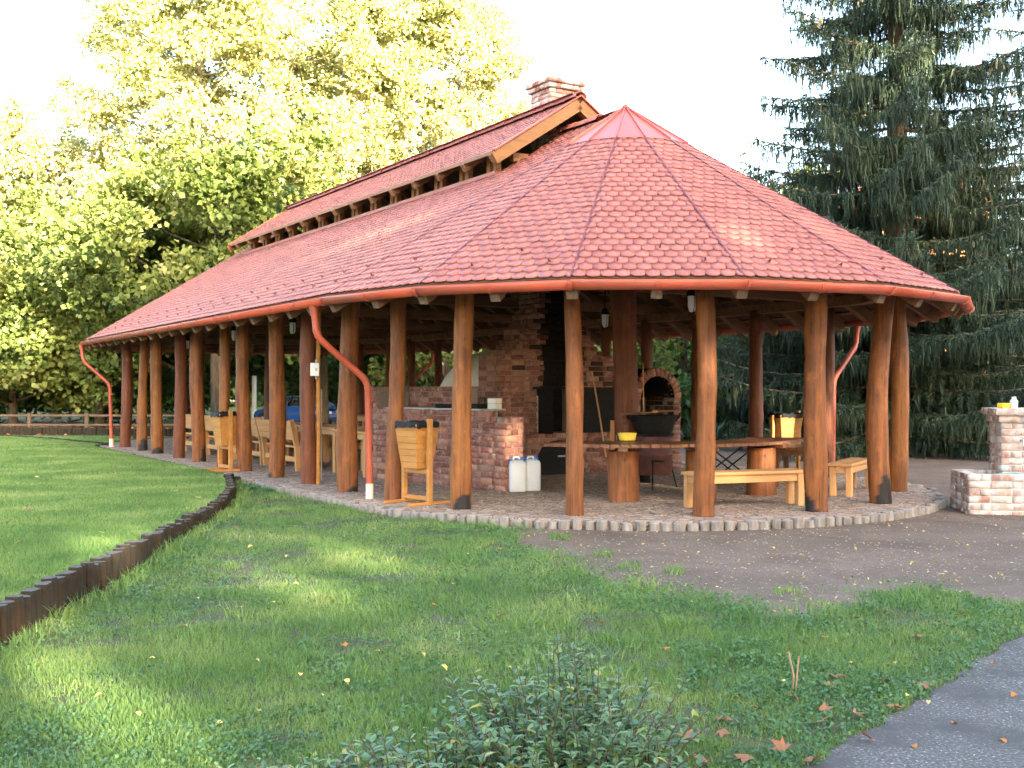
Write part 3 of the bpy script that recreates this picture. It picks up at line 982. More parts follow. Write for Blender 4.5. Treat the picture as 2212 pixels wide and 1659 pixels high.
# rafters and battens of the main roof
def rafter(p_out, p_in):
    o = MB().beam(p_out, p_in, 0.135, 0.20).build('rafter', 'rafter_wood', roof, bevel=0.004)
    o.data.materials.append(MATS['tail_wood'])
    o.data.polygons[0].material_index = 1
RT = 0.172
for (cy, a0, a1) in ((0, 180, 360), (L_AX, 0, 180)):
    a = a0
    while a <= a1 + 0.1:
        rr = RE if abs(((a - a0) / 22.5) - round((a - a0) / 22.5)) < 0.01 else RE * math.cos(R(11.25))
        sl_ = (ZA - ZE) / rr
        c, s = math.cos(R(a)), math.sin(R(a))
        ro = rr - 0.02
        ri = 0.5 if cy == 0 else 0.5
        rafter((ro * c, cy + ro * s, ZA - sl_ * ro - RT), (ri * c, cy + ri * s, ZA - sl_ * ri - RT))
        a += 11.25
y = 0.85
while y < L_AX - 0.3:
    for sgn in (-1, 1):
        ri = 0.08 if not (CLD0 < y < CLD1) else 1.32
        rafter((sgn * (RE - 0.02), y, roof_z(RE - 0.02) - RT), (sgn * ri, y, roof_z(ri) - RT))
    y += 0.86
bat = MB()
for kind, A, B, T0, T1 in facets:
    A_, u, v, w, Lb, Hh, x0, x1 = facet_frame(A, B, T0, T1)
    vv = 0.25
    lim = Hh - (0.3 if kind != 'side' else 1.75)
    while vv < lim:
        a, b = x0 * vv / Hh, Lb + (x1 - Lb) * vv / Hh
        bat.beam(A_ + u * a + v * vv - w * 0.052, A_ + u * b + v * vv - w * 0.052, 0.05, 0.03, up=w)
        vv += 0.35
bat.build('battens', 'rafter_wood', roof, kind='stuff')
# ring beam on the posts
pl = stadium(RP, 22.5)
for i in range(len(pl)):
    a, b = pl[i], pl[(i + 1) % len(pl)]
    MB().beam((a[0], a[1], 3.16), (b[0], b[1], 3.16), 0.16, 0.18).build('ring_beam', 'rafter_wood', pav, bevel=0.006)
for nn in (-1.5, 1.5):
    MB().beam((nn, 0.2, roof_z(1.5) - 0.33), (nn, L_AX - 0.2, roof_z(1.5) - 0.33), 0.16, 0.2).build('purlin', 'rafter_wood', pav, bevel=0.006)
for dd in (0.0, 4.25, 8.5, 12.75, 17.0):
    MB().beam((-RP, dd, 3.33), (RP, dd, 3.33), 0.16, 0.2).build('tie_beam', 'rafter_wood', pav, bevel=0.006)
# posts
def ray_local(px):
    u = np.array([(px - CXP) / FPX, 1.0])
    return u
def post_at(px, far_side=False, dlo=None):
    """where the sight line of a column of the picture meets the ring of posts"""
    u = ray_local(px)
    best = []
    # straight sides
    for s in (-RP, RP):
        k = (s + C0 @ NV) / (u @ NV)
        P = u * k
        n_, d_ = LOC(P)
        if 0 <= d_ <= L_AX and k > 0:
            best.append((k, n_, d_))
    for cy, hi in ((0, False), (L_AX, True)):
        cw = np.array(W(0, cy))
        A = u @ u
        B = -2 * u @ cw
        Cc = cw @ cw - RP * RP
        D = B * B - 4 * A * Cc
        if D > 0:
            for sg in (-1, 1):
                k = (-B + sg * math.sqrt(D)) / (2 * A)
                n_, d_ = LOC(u * k)
                if (d_ < 0 and not hi) or (d_ > L_AX and hi):
                    best.append((k, n_, d_))
    best.sort()
    return best[-1][1:] if far_side else best[0][1:]
near_px = [(270, 0), (308, 0), (340, 0), (387, 0), (430, 0), (480, 0), (529, 0), (597, 0), (669, 0), (752, 0), (850, 0), (996, 0), (1241, 0), (1520, 0), (1764, 0), (1902, 0), (1938, 1)]
spec = []
for px, fs in near_px:
    spec.append(post_at(px, False) if not fs else post_at(px, True))
# 16th stands on the near arc, 17th a little farther round
for px in (1783, 1632, 1506, 1400, 1312, 1222, 1146, 1074, 1011, 945, 889, 841, 782):
    spec.append(post_at(px, True))
spec.append(post_at(398, True))
spec.append(post_at(436, True))
chars = {1: (0.34, 0.5), 2: (0.2, 0.3), 4: (0.42, 1.6), 9: (0.12, 1.2), 11: (0.24, 0.4), 14: (0.25, -1.3), 15: (0.45, 0.3), 7: (0.1, -1.2)}
def make_post(i, n_, d_, rad, h, matn, lean):
    seg = 16
    zs = [0, .04, .08, .12, .16, .2, .24, .28, .32, .36, .40, .45, .52, .62] + [h * k_ for k_ in (.24, .29, .34, .4, .46, .52, .58, .64, .7, .76, .82, .88, .94, 1)]
    rings = len(zs) - 1
    pts, rr = [], []
    ph1, ph2 = rnd.uniform(0, 6), rnd.uniform(0, 6)
    amp = rnd.uniform(0.012, 0.05)
    vs = []
    char = []
    ca = chars.get(i)
    lob = [rnd.uniform(-1, 1) for _ in range(4)]
    for j in range(rings + 1):
        z = zs[j]
        t = z / h
        cx = amp * math.sin(ph1 + t * 4.5) - amp * math.sin(ph1) + lean[0] * t
        cy = amp * math.cos(ph2 + t * 3.8) - amp * math.cos(ph2) + lean[1] * t
        r0 = rad * (1.06 - 0.12 * t + 0.045 * math.sin(ph2 + t * 9) + 0.03 * math.sin(ph1 * 2 + t * 21) + (0.05 if j == 0 else 0))
        for k in range(seg):
            a = 2 * math.pi * k / seg
            r_ = r0 * (1 + 0.045 * math.sin(2 * a + ph1 + t * 2) + 0.03 * math.sin(3 * a + ph2 - t * 5) + rnd.uniform(-0.012, 0.012))
            vs.append((cx + r_ * math.cos(a), cy + r_ * math.sin(a), z))
    # finer rings near the base carry the scorch marks
    fs = []
    for j in range(rings):
        for k in range(seg):
            fs.append((j * seg + k, j * seg + (k + 1) % seg, (j + 1) * seg + (k + 1) % seg, (j + 1) * seg + k))
    fs.append(tuple(reversed(range(seg))))
    fs.append(tuple(range(rings * seg, rings * seg + seg)))
    o = MB().add(vs, fs).build('post', matn, pav, 'all')
    me = o.data
    at_ = me.attributes.new('char', 'FLOAT', 'POINT')
    val = []
    for v in vs:
        c = 0.0
        if ca and v[2] < ca[0]:
            a = math.atan2(v[1], v[0]) + TH            # world azimuth
            dlt = abs((a - (-math.pi / 2 + ca[1]) + math.pi) % (2 * math.pi) - math.pi)
            edge = ca[0] * (1 - (dlt / 1.25) ** 2) + rnd.uniform(-.03, .03)
            c = 1.0 if v[2] < edge else 0.0
        val.append(c)
    at_.data.foreach_set('value', val)
    o.location = (n_, d_, -0.02)
    return o
pm = ['post_red', 'post_gold', 'post_gold', 'post_red', 'post_brown', 'post_gold', 'post_brown', 'post_brown', 'post_red', 'post_brown', 'post_brown', 'post_gold', 'post_brown', 'post_brown', 'post_brown', 'post_brown', 'post_gold']
wid = [24, 21, 24, 25, 28, 24, 30, 34, 33, 42, 37, 42, 40, 44, 46, 44, 40]
POSTS = []
for i, (n_, d_) in enumerate(spec):
    wx, wy = W(n_, d_)
    rad = wid[i] * wy / FPX / 2 / 1.02 if i < len(wid) else rnd.uniform(0.11, 0.135)
    make_post(i, n_, d_, rad, 3.16, pm[i] if i < len(pm) else rnd.choice(['post_red', 'post_brown']), (rnd.uniform(-.04, .04), rnd.uniform(-.04, .04)))
    POSTS.append((n_, d_, rad))
make_post(99, 0.02, 0.0, 0.20, 5.9, 'post_red', (0, 0))          # king post under the cap
make_post(98, 0.0, L_AX, 0.20, 5.9, 'post_red', (0, 0))
# gutters
GR = 0.082
def gutter_seg(a, b, name='gutter'):
    a, b = Vector(a), Vector(b)
    t = (b - a).normalized()
    s = t.cross(Vector((0, 0, 1))).normalized()
    m = MB()
    vs = []
    nseg = 10
    prof = [(GR * math.cos(math.pi + math.pi * i / nseg), GR * math.sin(math.pi + math.pi * i / nseg)) for i in range(nseg + 1)]
    prof = [(-GR, 0.012)] + prof + [(GR, 0.012)]
    for p in (a, b):
        for x, z in prof:
            vs.append(p + s * x + Vector((0, 0, z)))
    k = len(prof)
    fs = [(i, i + 1, k + i + 1, k + i) for i in range(k - 1)]
    m.add(vs, fs)
    o = m.build(name, 'gutter_red', pav, 'all')
    md = o.modifiers.new('solid', 'SOLIDIFY')
    md.thickness = 0.006
    return o
def gcorner(k, farend=False):
    a = R(22.5 * k + (0 if farend else 180))
    r_ = RE + 0.07
    return (r_ * math.cos(a), (L_AX if farend else 0) + r_ * math.sin(a), ZE - 0.06)
def bracket(p, t):
    t = Vector(t).normalized()
    s = t.cross(Vector((0, 0, 1))).normalized()
    m = MB()
    vs = []
    ns = 10
    for off in (-0.024, 0.024):
        for rr in (GR + 0.022, GR - 0.004):
            for i in range(ns + 1):
                a = math.pi + math.pi * i / ns
                vs.append(Vector(p) + t * off + s * (rr * math.cos(a)) + Vector((0, 0, rr * math.sin(a) + 0.006)))
    n1 = ns + 1
    fs = []
    for i in range(ns):
        fs.append((i, i + 1, 2 * n1 + i + 1, 2 * n1 + i))
        fs.append((i, n1 + i, n1 + i + 1, i + 1))
        fs.append((2 * n1 + i, 2 * n1 + i + 1, 3 * n1 + i + 1, 3 * n1 + i))
    m.add(vs, fs).build('gutter_bracket', 'gutter_red', pav)
gl = [gcorner(k) for k in range(9)] + [gcorner(k, True) for k in range(9)]
for i in range(len(gl)):
    a, b = gl[i], gl[(i + 1) % len(gl)]
    gutter_seg(a, b)
    la = (Vector(b) - Vector(a)).length
    nb = max(1, round(la / 1.02))
    for k in range(nb):
        if i < 9 or i > 15:
            p = Vector(a).lerp(Vector(b), k / nb)
            bracket(p, Vector(b) - Vector(a))
# downpipes
def downpipe(top, knee1, knee2, base):
    pts = [Vector(top), Vector(knee1), Vector(knee2), Vector(base)]
    path, rad = [], []
    r_ = 0.05
    path.append(pts[0]); rad.append(r_ * 1.5)
    path.append(pts[0].lerp(pts[1], 0.35)); rad.append(r_ * 1.02)
    for i in (1, 2):
        din = (pts[i] - pts[i - 1]).normalized()
        dout = (pts[i + 1] - pts[i]).normalized()
        for k in range(7):
            t = k / 6
            a = pts[i] - din * 0.13
            b = pts[i] + dout * 0.13
            p = a * (1 - t) ** 2 + pts[i] * 2 * t * (1 - t) + b * t * t
            path.append(p); rad.append(r_ * (1.10 if k % 2 else 0.98))
    path.append(pts[3]); rad.append(r_)
    o = MB().tube(path, rad, 14).build('downpipe', 'gutter_red', pav, True)
    MB().tube([pts[3] + Vector((0, 0, 0.10)), pts[3] + Vector((0, 0, -0.13))], 0.057, 14).build('pipe_sleeve', 'pipe_cream', o, True)
    for z in (1.45, 0.5):
        MB().tube([(pts[3].x, pts[3].y, z - 0.015), (pts[3].x, pts[3].y, z + 0.015)], 0.058, 14).build('pipe_clip', 'gutter_red', o, True)
    return o
downpipe((-5.3, 0.42, 2.80), (-5.26, 0.42, 2.36), (-4.50, 0.33, 1.72), (-4.47, 0.33, 0.12))
downpipe((-5.28, 17.5, 2.80), (-5.24, 17.45, 2.36), (-4.62, 17.05, 1.72), (-4.58, 17.02, 0.12))
downpipe((5.28, -0.30, 2.80), (5.24, -0.30, 2.40), (4.50, -0.42, 1.78), (4.47, -0.42, 0.12))
downpipe((5.28, 16.8, 2.80), (5.24, 16.8, 2.40), (4.50, 16.8, 1.78), (4.47, 16.8, 0.12))
# snow guards
sg = MB().add([(-.012, -.02, .03), (.012, -.02, .03), (.012, .08, .03), (-.012, .08, .03), (-.012, -.015, .125), (.012, -.015, .125)],
              [(0, 1, 5, 4), (1, 2, 5), (0, 4, 3), (4, 5, 2, 3), (0, 3, 2, 1)])
sgm = bpy.data.meshes.new('snow_guard')
sgm.from_pydata(sg.v, [], sg.f)
sgm.materials.append(MATS['hip_dark'])
for kind, A, B, T0, T1 in facets:
    if kind == 'far' or (kind == 'side' and A[0] > 0):
        continue
    A_, u, v, w, Lb, Hh, x0, x1 = facet_frame(A, B, T0, T1)
    pos = []
    if kind == 'near':
        pos = [(0.28 * Lb, 0.40), (0.55 * Lb, 0.78), (0.80 * Lb, 0.40)]
    else:
        k = 0
        while 0.3 + k * 0.85 < Lb - 0.2:
            pos += [(0.3 + k * 0.85, 0.40), (0.72 + k * 0.85, 0.78)]
            k += 1
    for x, y_ in pos:
        o = bpy.data.objects.new('snow_guard', sgm)
        link(o, roof)
        M4 = Matrix.Identity(4)
        M4.col[0][:3] = u
        M4.col[1][:3] = v
        M4.col[2][:3] = w
        M4.col[0][:3] = u * 0.7
        M4.col[2][:3] = w * 0.66
        M4.col[1][:3] = v * 0.6
        M4.translation = A_ + u * x + v * y_
        o.matrix_local = M4
# ------------------------------------------------------------------ brick fireplace and ovens
fire = empty('brick_fireplace', C0[0], C0[1], 0, TH, 'large brick fireplace with stepped hood, side counter and arched oven under the roof', 'fireplace')
def brick_templates(n=14, size=(0.27, 0.12, 0.082), jit=0.006):
    out = []
    for i in range(n):
        x, y, z = size[0] / 2, size[1] / 2, size[2] / 2
        c = 0.008
        vs, fs = [], []
        # front face (−y) with worn edges: outer ring and inset ring
        for yy, k in ((y, 0), (-y + c, 0), (-y, c)):
            for a, b in ((-1, -1), (0, -1), (1, -1), (1, 1), (0, 1), (-1, 1)):
                vs.append((a * (x - k) + rnd.uniform(-jit, jit), yy + (rnd.uniform(-jit, jit) if k else 0), b * (z - k) + rnd.uniform(-jit, jit) * 0.8))
        for r_ in range(2):
            for j in range(6):
                fs.append((r_ * 6 + j, r_ * 6 + (j + 1) % 6, (r_ + 1) * 6 + (j + 1) % 6, (r_ + 1) * 6 + j))
        fs.append((12, 13, 16, 17)); fs.append((13, 14, 15, 16))
        fs.append((5, 4, 1, 0)); fs.append((4, 3, 2, 1))
        v, f = tris(vs, fs)
        out.append((v, f, (i + 0.5) / n))
    return out
BT = brick_templates()
bricks = {'brick': [], 'brick_dark': [], 'brick_soot': []}
CH = 0.097
def bm4(x, y, z, rz, sx=1, sy=1, sz=1):
    c, s = math.cos(rz), math.sin(rz)
    M = np.eye(4)
    M[:3, 0] = (c * sx, s * sx, 0)
    M[:3, 1] = (-s * sy, c * sy, 0)
    M[:3, 2] = (0, 0, sz)
    M[:3, 3] = (x, y, z)
    return M
def wall(P, Q, z0, courses, left=None, right=None, keep=None, mt='brick', inset=0.05, ch=CH, depth=1.0, store=None, matfn=None):
    """bricks whose front face lies on the line P->Q (front is on the right-hand side looking from P to Q reversed)"""
    store = bricks if store is None else store
    P, Q = np.array(P, float), np.array(Q, float)
    t = (Q - P)
    Lw = np.linalg.norm(t)
    t /= Lw
    rz = math.atan2(t[1], t[0])
    nrm = np.array([-t[1], t[0]])          # into the wall (+y of the brick)
    for c in range(courses):
        a = left(c) if left else 0.0
        b = Lw + (right(c) if right else 0.0)
        x = a
        first = True
        zc = z0 + (c + 0.5) * ch
        pat = c % 2
        i = 0
        while x < b - 0.03:
            ln = 0.28 if not ((i + pat) % 3 == 2) else 0.14
            if first and pat:
                ln = 0.14
            first = False
            ln *= rnd.uniform(0.93, 1.07)
            if b - x < ln * 1.35:
                ln = b - x
            ln = min(ln, b - x)
            xc = x + ln / 2
            if keep is None or keep(xc, zc, ln):
                p = P + t * xc + nrm * (0.06 * depth + rnd.uniform(-0.009, 0.007))
                M = bm4(p[0], p[1], zc, rz + rnd.uniform(-.012, .012), max(ln - 0.014, 0.03) / 0.27, depth, (ch - 0.014) / 0.082)
                mm = matfn(xc, zc) if matfn else mt
                store[mm].append((rnd.randrange(len(BT)), M))
            x += ln
            i += 1
def core(poly, z0, z1, m='mortar', name='masonry_core'):
    return MB().prism(poly, z0, z1).build(name, m, fire)
def inset_poly(poly, d):
    c = np.mean(np.array(poly), 0)
    out = []
    k = len(poly)
    for i in range(k):
        p0, p1, p2 = np.array(poly[i - 1]), np.array(poly[i]), np.array(poly[(i + 1) % k])
        a = (p1 - p0) / np.linalg.norm(p1 - p0)
        b = (p2 - p1) / np.linalg.norm(p2 - p1)
        na, nb = np.array([-a[1], a[0]]), np.array([-b[1], b[0]])
        q = (na + nb)
        q = q / (1 + na @ nb)
        if (c - p1) @ q < 0:
            q = -q
        out.append(tuple(p1 + q * d))
    return out
# -- counter along the near side: front line from B (far end) to A (near end)
A2, B2 = np.array([-2.25, 0.15]), np.array([-2.92, 3.42])
dAB = (B2 - A2) / np.linalg.norm(B2 - A2)
nin = np.array([dAB[1], -dAB[0]])            # towards the inside (+n)
A3, B3 = A2 + nin * 0.42, B2 + nin * 0.80
stepx = {12: -0.36, 11: -0.2, 10: 0.06, 9: 0.03}
wall(B2, A2, 0, 13, right=lambda c: stepx.get(c, 0.0))
wall(A2, A3, 0, 12)
core(inset_poly([tuple(B2), tuple(A2), tuple(A3), tuple(A3 + dAB * 1.6 + nin * 0.38), tuple(B3)], 0.016), 0, 13 * CH - 0.10)
core([tuple(B2 + nin * 0.016), tuple(A2 + dAB * 0.38 + nin * 0.016), tuple(A2 + dAB * 0.38 + nin * 0.2), tuple(B2 + nin * 0.2)], 13 * CH - 0.11, 13 * CH - 0.012)
MB().prism([tuple(B2 + nin * 0.13 - dAB * 0.02), tuple(A2 + dAB * 0.75 + nin * 0.13), tuple(A2 + dAB * 0.75 + nin * 0.72), tuple(B2 + nin * 0.72 - dAB * 0.02)], 13 * CH - 0.011, 13 * CH + 0.016).build('counter_top', 'grey_metal', fire)
MB().box((*(A2 + dAB * 1.5 + nin * 0.5), 13 * CH + 0.052), (0.45, 1.1, 0.07), math.atan2(dAB[1], dAB[0]) - math.pi / 2).build('grill_tray', 'black_iron', fire, bevel=0.01)
for k in (0, 1):
    MB().box((*(A2 + dAB * 0.62 + nin * 0.35), 13 * CH + 0.062 + k * 0.088), (0.14, 0.20, 0.084), math.atan2(dAB[1], dAB[0]) - math.pi / 2).build('white_block', 'plaster', fire, bevel=0.006)
# back wall of the counter and its far cheek
Bk0, Bk1 = A2 + dAB * 1.75 + nin * 0.72, B2 + nin * 0.72
wall(Bk1, Bk0, 13 * CH, 4, keep=lambda x, z, l: True)
core(inset_poly([tuple(Bk1), tuple(Bk0), tuple(Bk0 + nin * 0.3), tuple(Bk1 + nin * 0.3)], 0.016), 0.9, 17 * CH - 0.012)
wall(B2 + dAB * 0.26, B2, 13 * CH, 4)
wall(B2 + dAB * 0.26, B2 + dAB * 0.001, 0, 17, depth=0.9)
core([tuple(B2 + nin * 0.016 + dAB * 0.25), tuple(B2 + nin * 0.016), tuple(Bk1 + nin * 0.2), tuple(Bk1 + dAB * 0.25 + nin * 0.2)], 0.0, 17 * CH - 0.012)
# -- main hearth: front on d = 2.6
FD = 2.6
nL, nR, nC = -0.87, 1.75, 0.43
HZ = 0.83
def soot(x, z):
    n_ = nL + x
    w = abs(n_ - nC - 0.08) - (0.26 + 0.10 * rnd.random())
    if z > 1.55 and w < 0.16:
        return 'brick_soot' if w < 0.06 else 'brick_dark'
    return 'brick_dark' if (z > 1.6 and rnd.random() < 0.12) else 'brick'
ncp = int(HZ / CH)
def door(x, z, l):
    n_ = nL + x
    dx = abs(n_ - nC)
    return not (z < 0.62 and dx - l / 2 < 0.40 and (z < 0.30 or dx < 0.44 * math.sqrt(max(0.0, 1 - ((z - 0.28) / 0.36) ** 2))))
wall((nL, FD), (nR, FD), 0, ncp, keep=door)
core(inset_poly([(nL, FD), (nR, FD), (nR, FD + 1.6), (nL, FD + 1.6)], 0.016), 0, ncp * CH - 0.008)
z1 = ncp * CH
opl, opr = -0.02, 0.92
wall((nL, FD + 0.02), (opl, FD + 0.02), z1, 9)
wall((opr, FD + 0.02), (nR, FD + 0.02), z1, 9, mt='brick_dark')
core([(nL + 0.016, FD + 0.036), (opl - 0.016, FD + 0.036), (opl - 0.016, FD + 1.55), (nL + 0.016, FD + 1.55)], z1, z1 + 9 * CH)
core([(opr + 0.016, FD + 0.036), (nR - 0.016, FD + 0.036), (nR - 0.016, FD + 1.55), (opr + 0.016, FD + 1.55)], z1, z1 + 9 * CH)
core([(opl - 0.1, FD + 0.6), (opr + 0.1, FD + 0.6), (opr + 0.1, FD + 1.5), (opl - 0.1, FD + 1.5)], z1, z1 + 9 * CH, 'soot')
wall((nL, FD + 1.5), (nL, FD), z1, 9, depth=0.8)
z2 = z1 + 9 * CH
hood_c = int((ZA - z2) / CH)
def hood_half(z):
    for zz, hw in ((2.26, 1.31), (2.36, 1.06), (2.46, 0.93), (2.57, 0.85), (2.68, 0.76), (2.80, 0.65), (2.96, 0.57), (3.1, 0.48), (3.5, 0.43)):
        if z < zz:
            return hw
    return 0.37
def hl(c): return (nC - hood_half(z2 + (c + 0.5) * CH)) - nL
def hr(c): return (nC + hood_half(z2 + (c + 0.5) * CH)) - nR
wall((nL, FD), (nR, FD), z2, hood_c, left=hl, right=hr, matfn=soot)
for c in range(hood_c):
    hw = hood_half(z2 + (c + 0.5) * CH)
    a, b = nC - hw, nC + hw
    ms = min(hw - 0.02, 0.40)
    core([(nC - ms, FD + 0.014), (nC + ms, FD + 0.014), (nC + ms, FD + 0.7), (nC - ms, FD + 0.7)], z2 + c * CH, z2 + (c + 1) * CH - 0.001, 'soot')
    if hw > 0.44:
        core([(a + 0.016, FD + 0.016), (nC - ms, FD + 0.016), (nC - ms, FD + 0.75), (a + 0.016, FD + 0.75)], z2 + c * CH, z2 + (c + 1) * CH - 0.001, 'mortar')
        core([(nC + ms, FD + 0.016), (b - 0.016, FD + 0.016), (b - 0.016, FD + 0.75), (nC + ms, FD + 0.75)], z2 + c * CH, z2 + (c + 1) * CH - 0.001, 'mortar')
    # side faces of the stack
    if True:
        wall((a, FD + 0.72), (a, FD), z2 + c * CH, 1, mt='brick')
# metal lintel, hearth doors swung open, ash door
MB().box(((opl + opr) / 2, FD - 0.02, z2 - 0.03), (1.15, 0.06, 0.05)).build('lintel', 'black_iron', fire)
MB().beam((opl - 0.0, FD - 0.01, z1 + 0.42), (opl + 0.10, FD - 0.34, z1 + 0.42), 0.018, 0.84).build('hearth_door', 'black_iron', fire)
MB().beam((opr + 0.02, FD - 0.015, z1 + 0.42), (opr + 0.82, FD - 0.13, z1 + 0.42), 0.018, 0.84).build('hearth_door', 'black_iron', fire)
ad = []
for i in range(15):
    a = math.pi * i / 14
    ad.append((nC + 0.45 * math.cos(a), 0.28 + 0.36 * math.sin(a)))
ad = [(nC + 0.45, 0.0)] + ad + [(nC - 0.45, 0.0)]
vs = [(x, FD - 0.02, z) for x, z in ad] + [(x, FD + 0.03, z) for x, z in ad]
k = len(ad)
MB().add(vs, [tuple(reversed(range(k)))] + [(i, (i + 1) % k, k + (i + 1) % k, k + i) for i in range(k)]).build('ash_door', 'black_iron', fire)
MB().box((nC + 0.05, FD - 0.04, 0.34), (0.16, 0.03, 0.03)).build('door_handle', 'grey_metal', fire)
# -- white plastered dome behind the hood
dome = []
for i in range(9):
    a = math.pi / 2 * i / 8
    dome.append((1.22 * math.cos(a) + 0.001, 1.22 * math.sin(a)))
MB().lathe([(1.22, -1.0)] + dome, 28, (0.12, FD + 1.75, 1.16)).build('plaster_dome', 'plaster', fire, 'all')
# -- arched oven on the right
oc, oin, oout, oz = 2.84, 0.43, 0.60, 1.42
wall((oc - oout, FD), (oc + oout, FD), 0, int(0.92 / CH))
zo = int(0.92 / CH) * CH
nco = int(round((oz - zo) / CH))
wall((oc + oin, FD), (oc + oout, FD), zo, nco)
wall((oc - oout, FD), (oc - oin, FD), zo, nco)
core([(oc - oout + .016, FD + .016), (oc + oout - .016, FD + .016), (oc + oout - .016, FD + 1.2), (oc - oout + .016, FD + 1.2)], 0, zo - 0.006)
core([(oc + oin, FD + .016), (oc + oout - .016, FD + .016), (oc + oout - .016, FD + 1.2), (oc + oin, FD + 1.2)], zo - 0.006, oz)
core([(oc - oout + .016, FD + .016), (oc - oin, FD + .016), (oc - oin, FD + 1.2), (oc - oout + .016, FD + 1.2)], zo - 0.006, oz)
wall((oc + oin, FD + 0.9), (oc + oin, FD + 0.02), zo, nco + 1, mt='brick_dark', depth=0.5)
MB().box((oc + oin + 0.012, FD + 0.56, (zo + oz) / 2), (0.02, 1.0, oz - zo)).build('oven_lining', 'soot', fire)
MB().box((oc, FD + 1.1, zo + 0.45), (0.9, 0.05, 1.0)).build('oven_back', 'soot', fire)
ring = MB()
na = 15
for i in range(na):
    a = math.pi * (i + 0.5) / na
    rm = (oin + oout) / 2
    M = np.eye(4)
    ex = np.array([-math.sin(a), 0, math.cos(a)])
    ez = np.array([math.cos(a), 0, math.sin(a)])
    M[:3, 0] = ez * (oout - oin - 0.006) / 0.27
    M[:3, 1] = (0, 1, 0)
    M[:3, 2] = -ex * (rm * math.pi / na - 0.012) / 0.082
    M[:3, 3] = (oc + rm * math.cos(a), FD + 0.045 + rnd.uniform(-.006, .006), oz + rm * math.sin(a))
    bricks['brick'].append((rnd.randrange(len(BT)), M))
va, fa = [], []
nn = 18
for yy in (FD + 0.016, FD + 1.2):
    for rr in (oin + 0.004, oout - 0.012):
        for i in range(nn + 1):
            a = math.pi * i / nn
            va.append((oc + rr * math.cos(a), yy, oz + rr * math.sin(a)))
n1 = nn + 1
for i in range(nn):
    fa += [(i, i + 1, 2 * n1 + i + 1, 2 * n1 + i), (n1 + i + 1, n1 + i, 3 * n1 + i, 3 * n1 + i + 1), (i, n1 + i, n1 + i + 1, i + 1), (2 * n1 + i + 1, 3 * n1 + i + 1, 3 * n1 + i, 2 * n1 + i)]
MB().add(va, fa).build('vault', 'soot', fire)
# -- chimney above the roof
cb = {'brick_pale': []}
CX0, CX1, CY0c, CY1c = 0.10, 0.76, 2.37, 3.03
ncz = int((7.22 - 6.1) / 0.09)
def ring_wall(x0, x1, y0, y1, z0, nc, ch=0.09, store=cb, mt='brick_pale'):
    wall((x0, y0), (x1, y0), z0, nc, mt=mt, ch=ch, store=store)
    wall((x1, y0), (x1, y1), z0, nc, mt=mt, ch=ch, store=store)
    wall((x1, y1), (x0, y1), z0, nc, mt=mt, ch=ch, store=store)
    wall((x0, y1), (x0, y0), z0, nc, mt=mt, ch=ch, store=store)
ring_wall(CX0, CX1, CY0c, CY1c, 6.1, ncz)
ztop = 6.1 + ncz * 0.09
core(inset_poly([(CX0, CY0c), (CX1, CY0c), (CX1, CY1c), (CX0, CY1c)], 0.014), 4.6, ztop, 'mortar', 'chimney_core')
for i, g in enumerate((0.05, 0.09)):
    ring_wall(CX0 - g, CX1 + g, CY0c - g, CY1c + g, ztop + i * 0.09, 1)
    core(inset_poly([(CX0 - g, CY0c - g), (CX1 + g, CY0c - g), (CX1 + g, CY1c + g), (CX0 - g, CY1c + g)], 0.014), ztop + i * 0.09, ztop + i * 0.09 + 0.085, 'mortar', 'chimney_core')
def vis_score(w):
    return -np.linalg.norm(w - CAM)
pieces('brick', BT, bricks['brick'], 'brick', fire, 230, vis_score, pw)
pieces('brick', BT, bricks['brick_dark'], 'brick_dark', fire, 20, vis_score, pw)
pieces('brick', BT, bricks['brick_soot'], 'brick_soot', fire, 0, vis_score, pw)
attr_mat('brick_chimney', [(0, (0.38, 0.15, 0.11)), (0.5, (0.5, 0.24, 0.18)), (1, (0.6, 0.40, 0.32))], 0.85, 30, 0.45, 0.7, 0.2, dirt=((0.6, 0.48, 0.43), 6, 0.45, 0.6))
pieces('brick', BT, cb['brick_pale'], 'brick_chimney', fire, 50, vis_score, pw)

# ------------------------------------------------------------------ brick water tap at the right edge
tp = at(2093, 1115, -0.14)
tap = empty('brick_water_fountain', tp[0], tp[1], 0, 0, 'pale brick drinking fountain with low basin and square pier at the right edge', 'fountain')
tb = {'brick_pale': []}
gtz = float(gz2(tp[0], tp[1]))
TC = 0.1
def tap_wall(P, Q, z0, nc, keep=None):
    wall(P, Q, z0, nc, mt='brick_pale', ch=TC, store=tb, keep=keep)
a_ = R(-8)
def tr(x, y):
    return (x * math.cos(a_) - y * math.sin(a_), x * math.sin(a_) + y * math.cos(a_))
bx = [(0, 0), (1.3, 0), (1.3, 1.0), (0, 1.0)]
for i in range(4):
    tap_wall(tr(*bx[i]), tr(*bx[(i + 1) % 4]), gtz - 0.05, 6)
zb = gtz - 0.05 + 6 * TC
MB().prism([tr(*p) for p in inset_poly(bx, 0.014)], gtz - 0.05, zb - 0.10).build('basin_core', 'mortar_pale', tap)
for (x0, y0, x1, y1) in ((0.014, 0.014, 1.28, 0.15), (0.014, 0.15, 0.15, 0.98), (1.15, 0.15, 1.28, 0.98)):
    MB().prism([tr(x0, y0), tr(x1, y0), tr(x1, y1), tr(x0, y1)], zb - 0.10, zb - 0.006).build('basin_rim', 'mortar_pale', tap)
px_ = [(0.54, 0.42), (1.25, 0.42), (1.25, 1.0), (0.54, 1.0)]
for i in range(4):
    tap_wall(tr(*px_[i]), tr(*px_[(i + 1) % 4]), zb - 0.1, 8)
zp = zb - 0.1 + 8 * TC
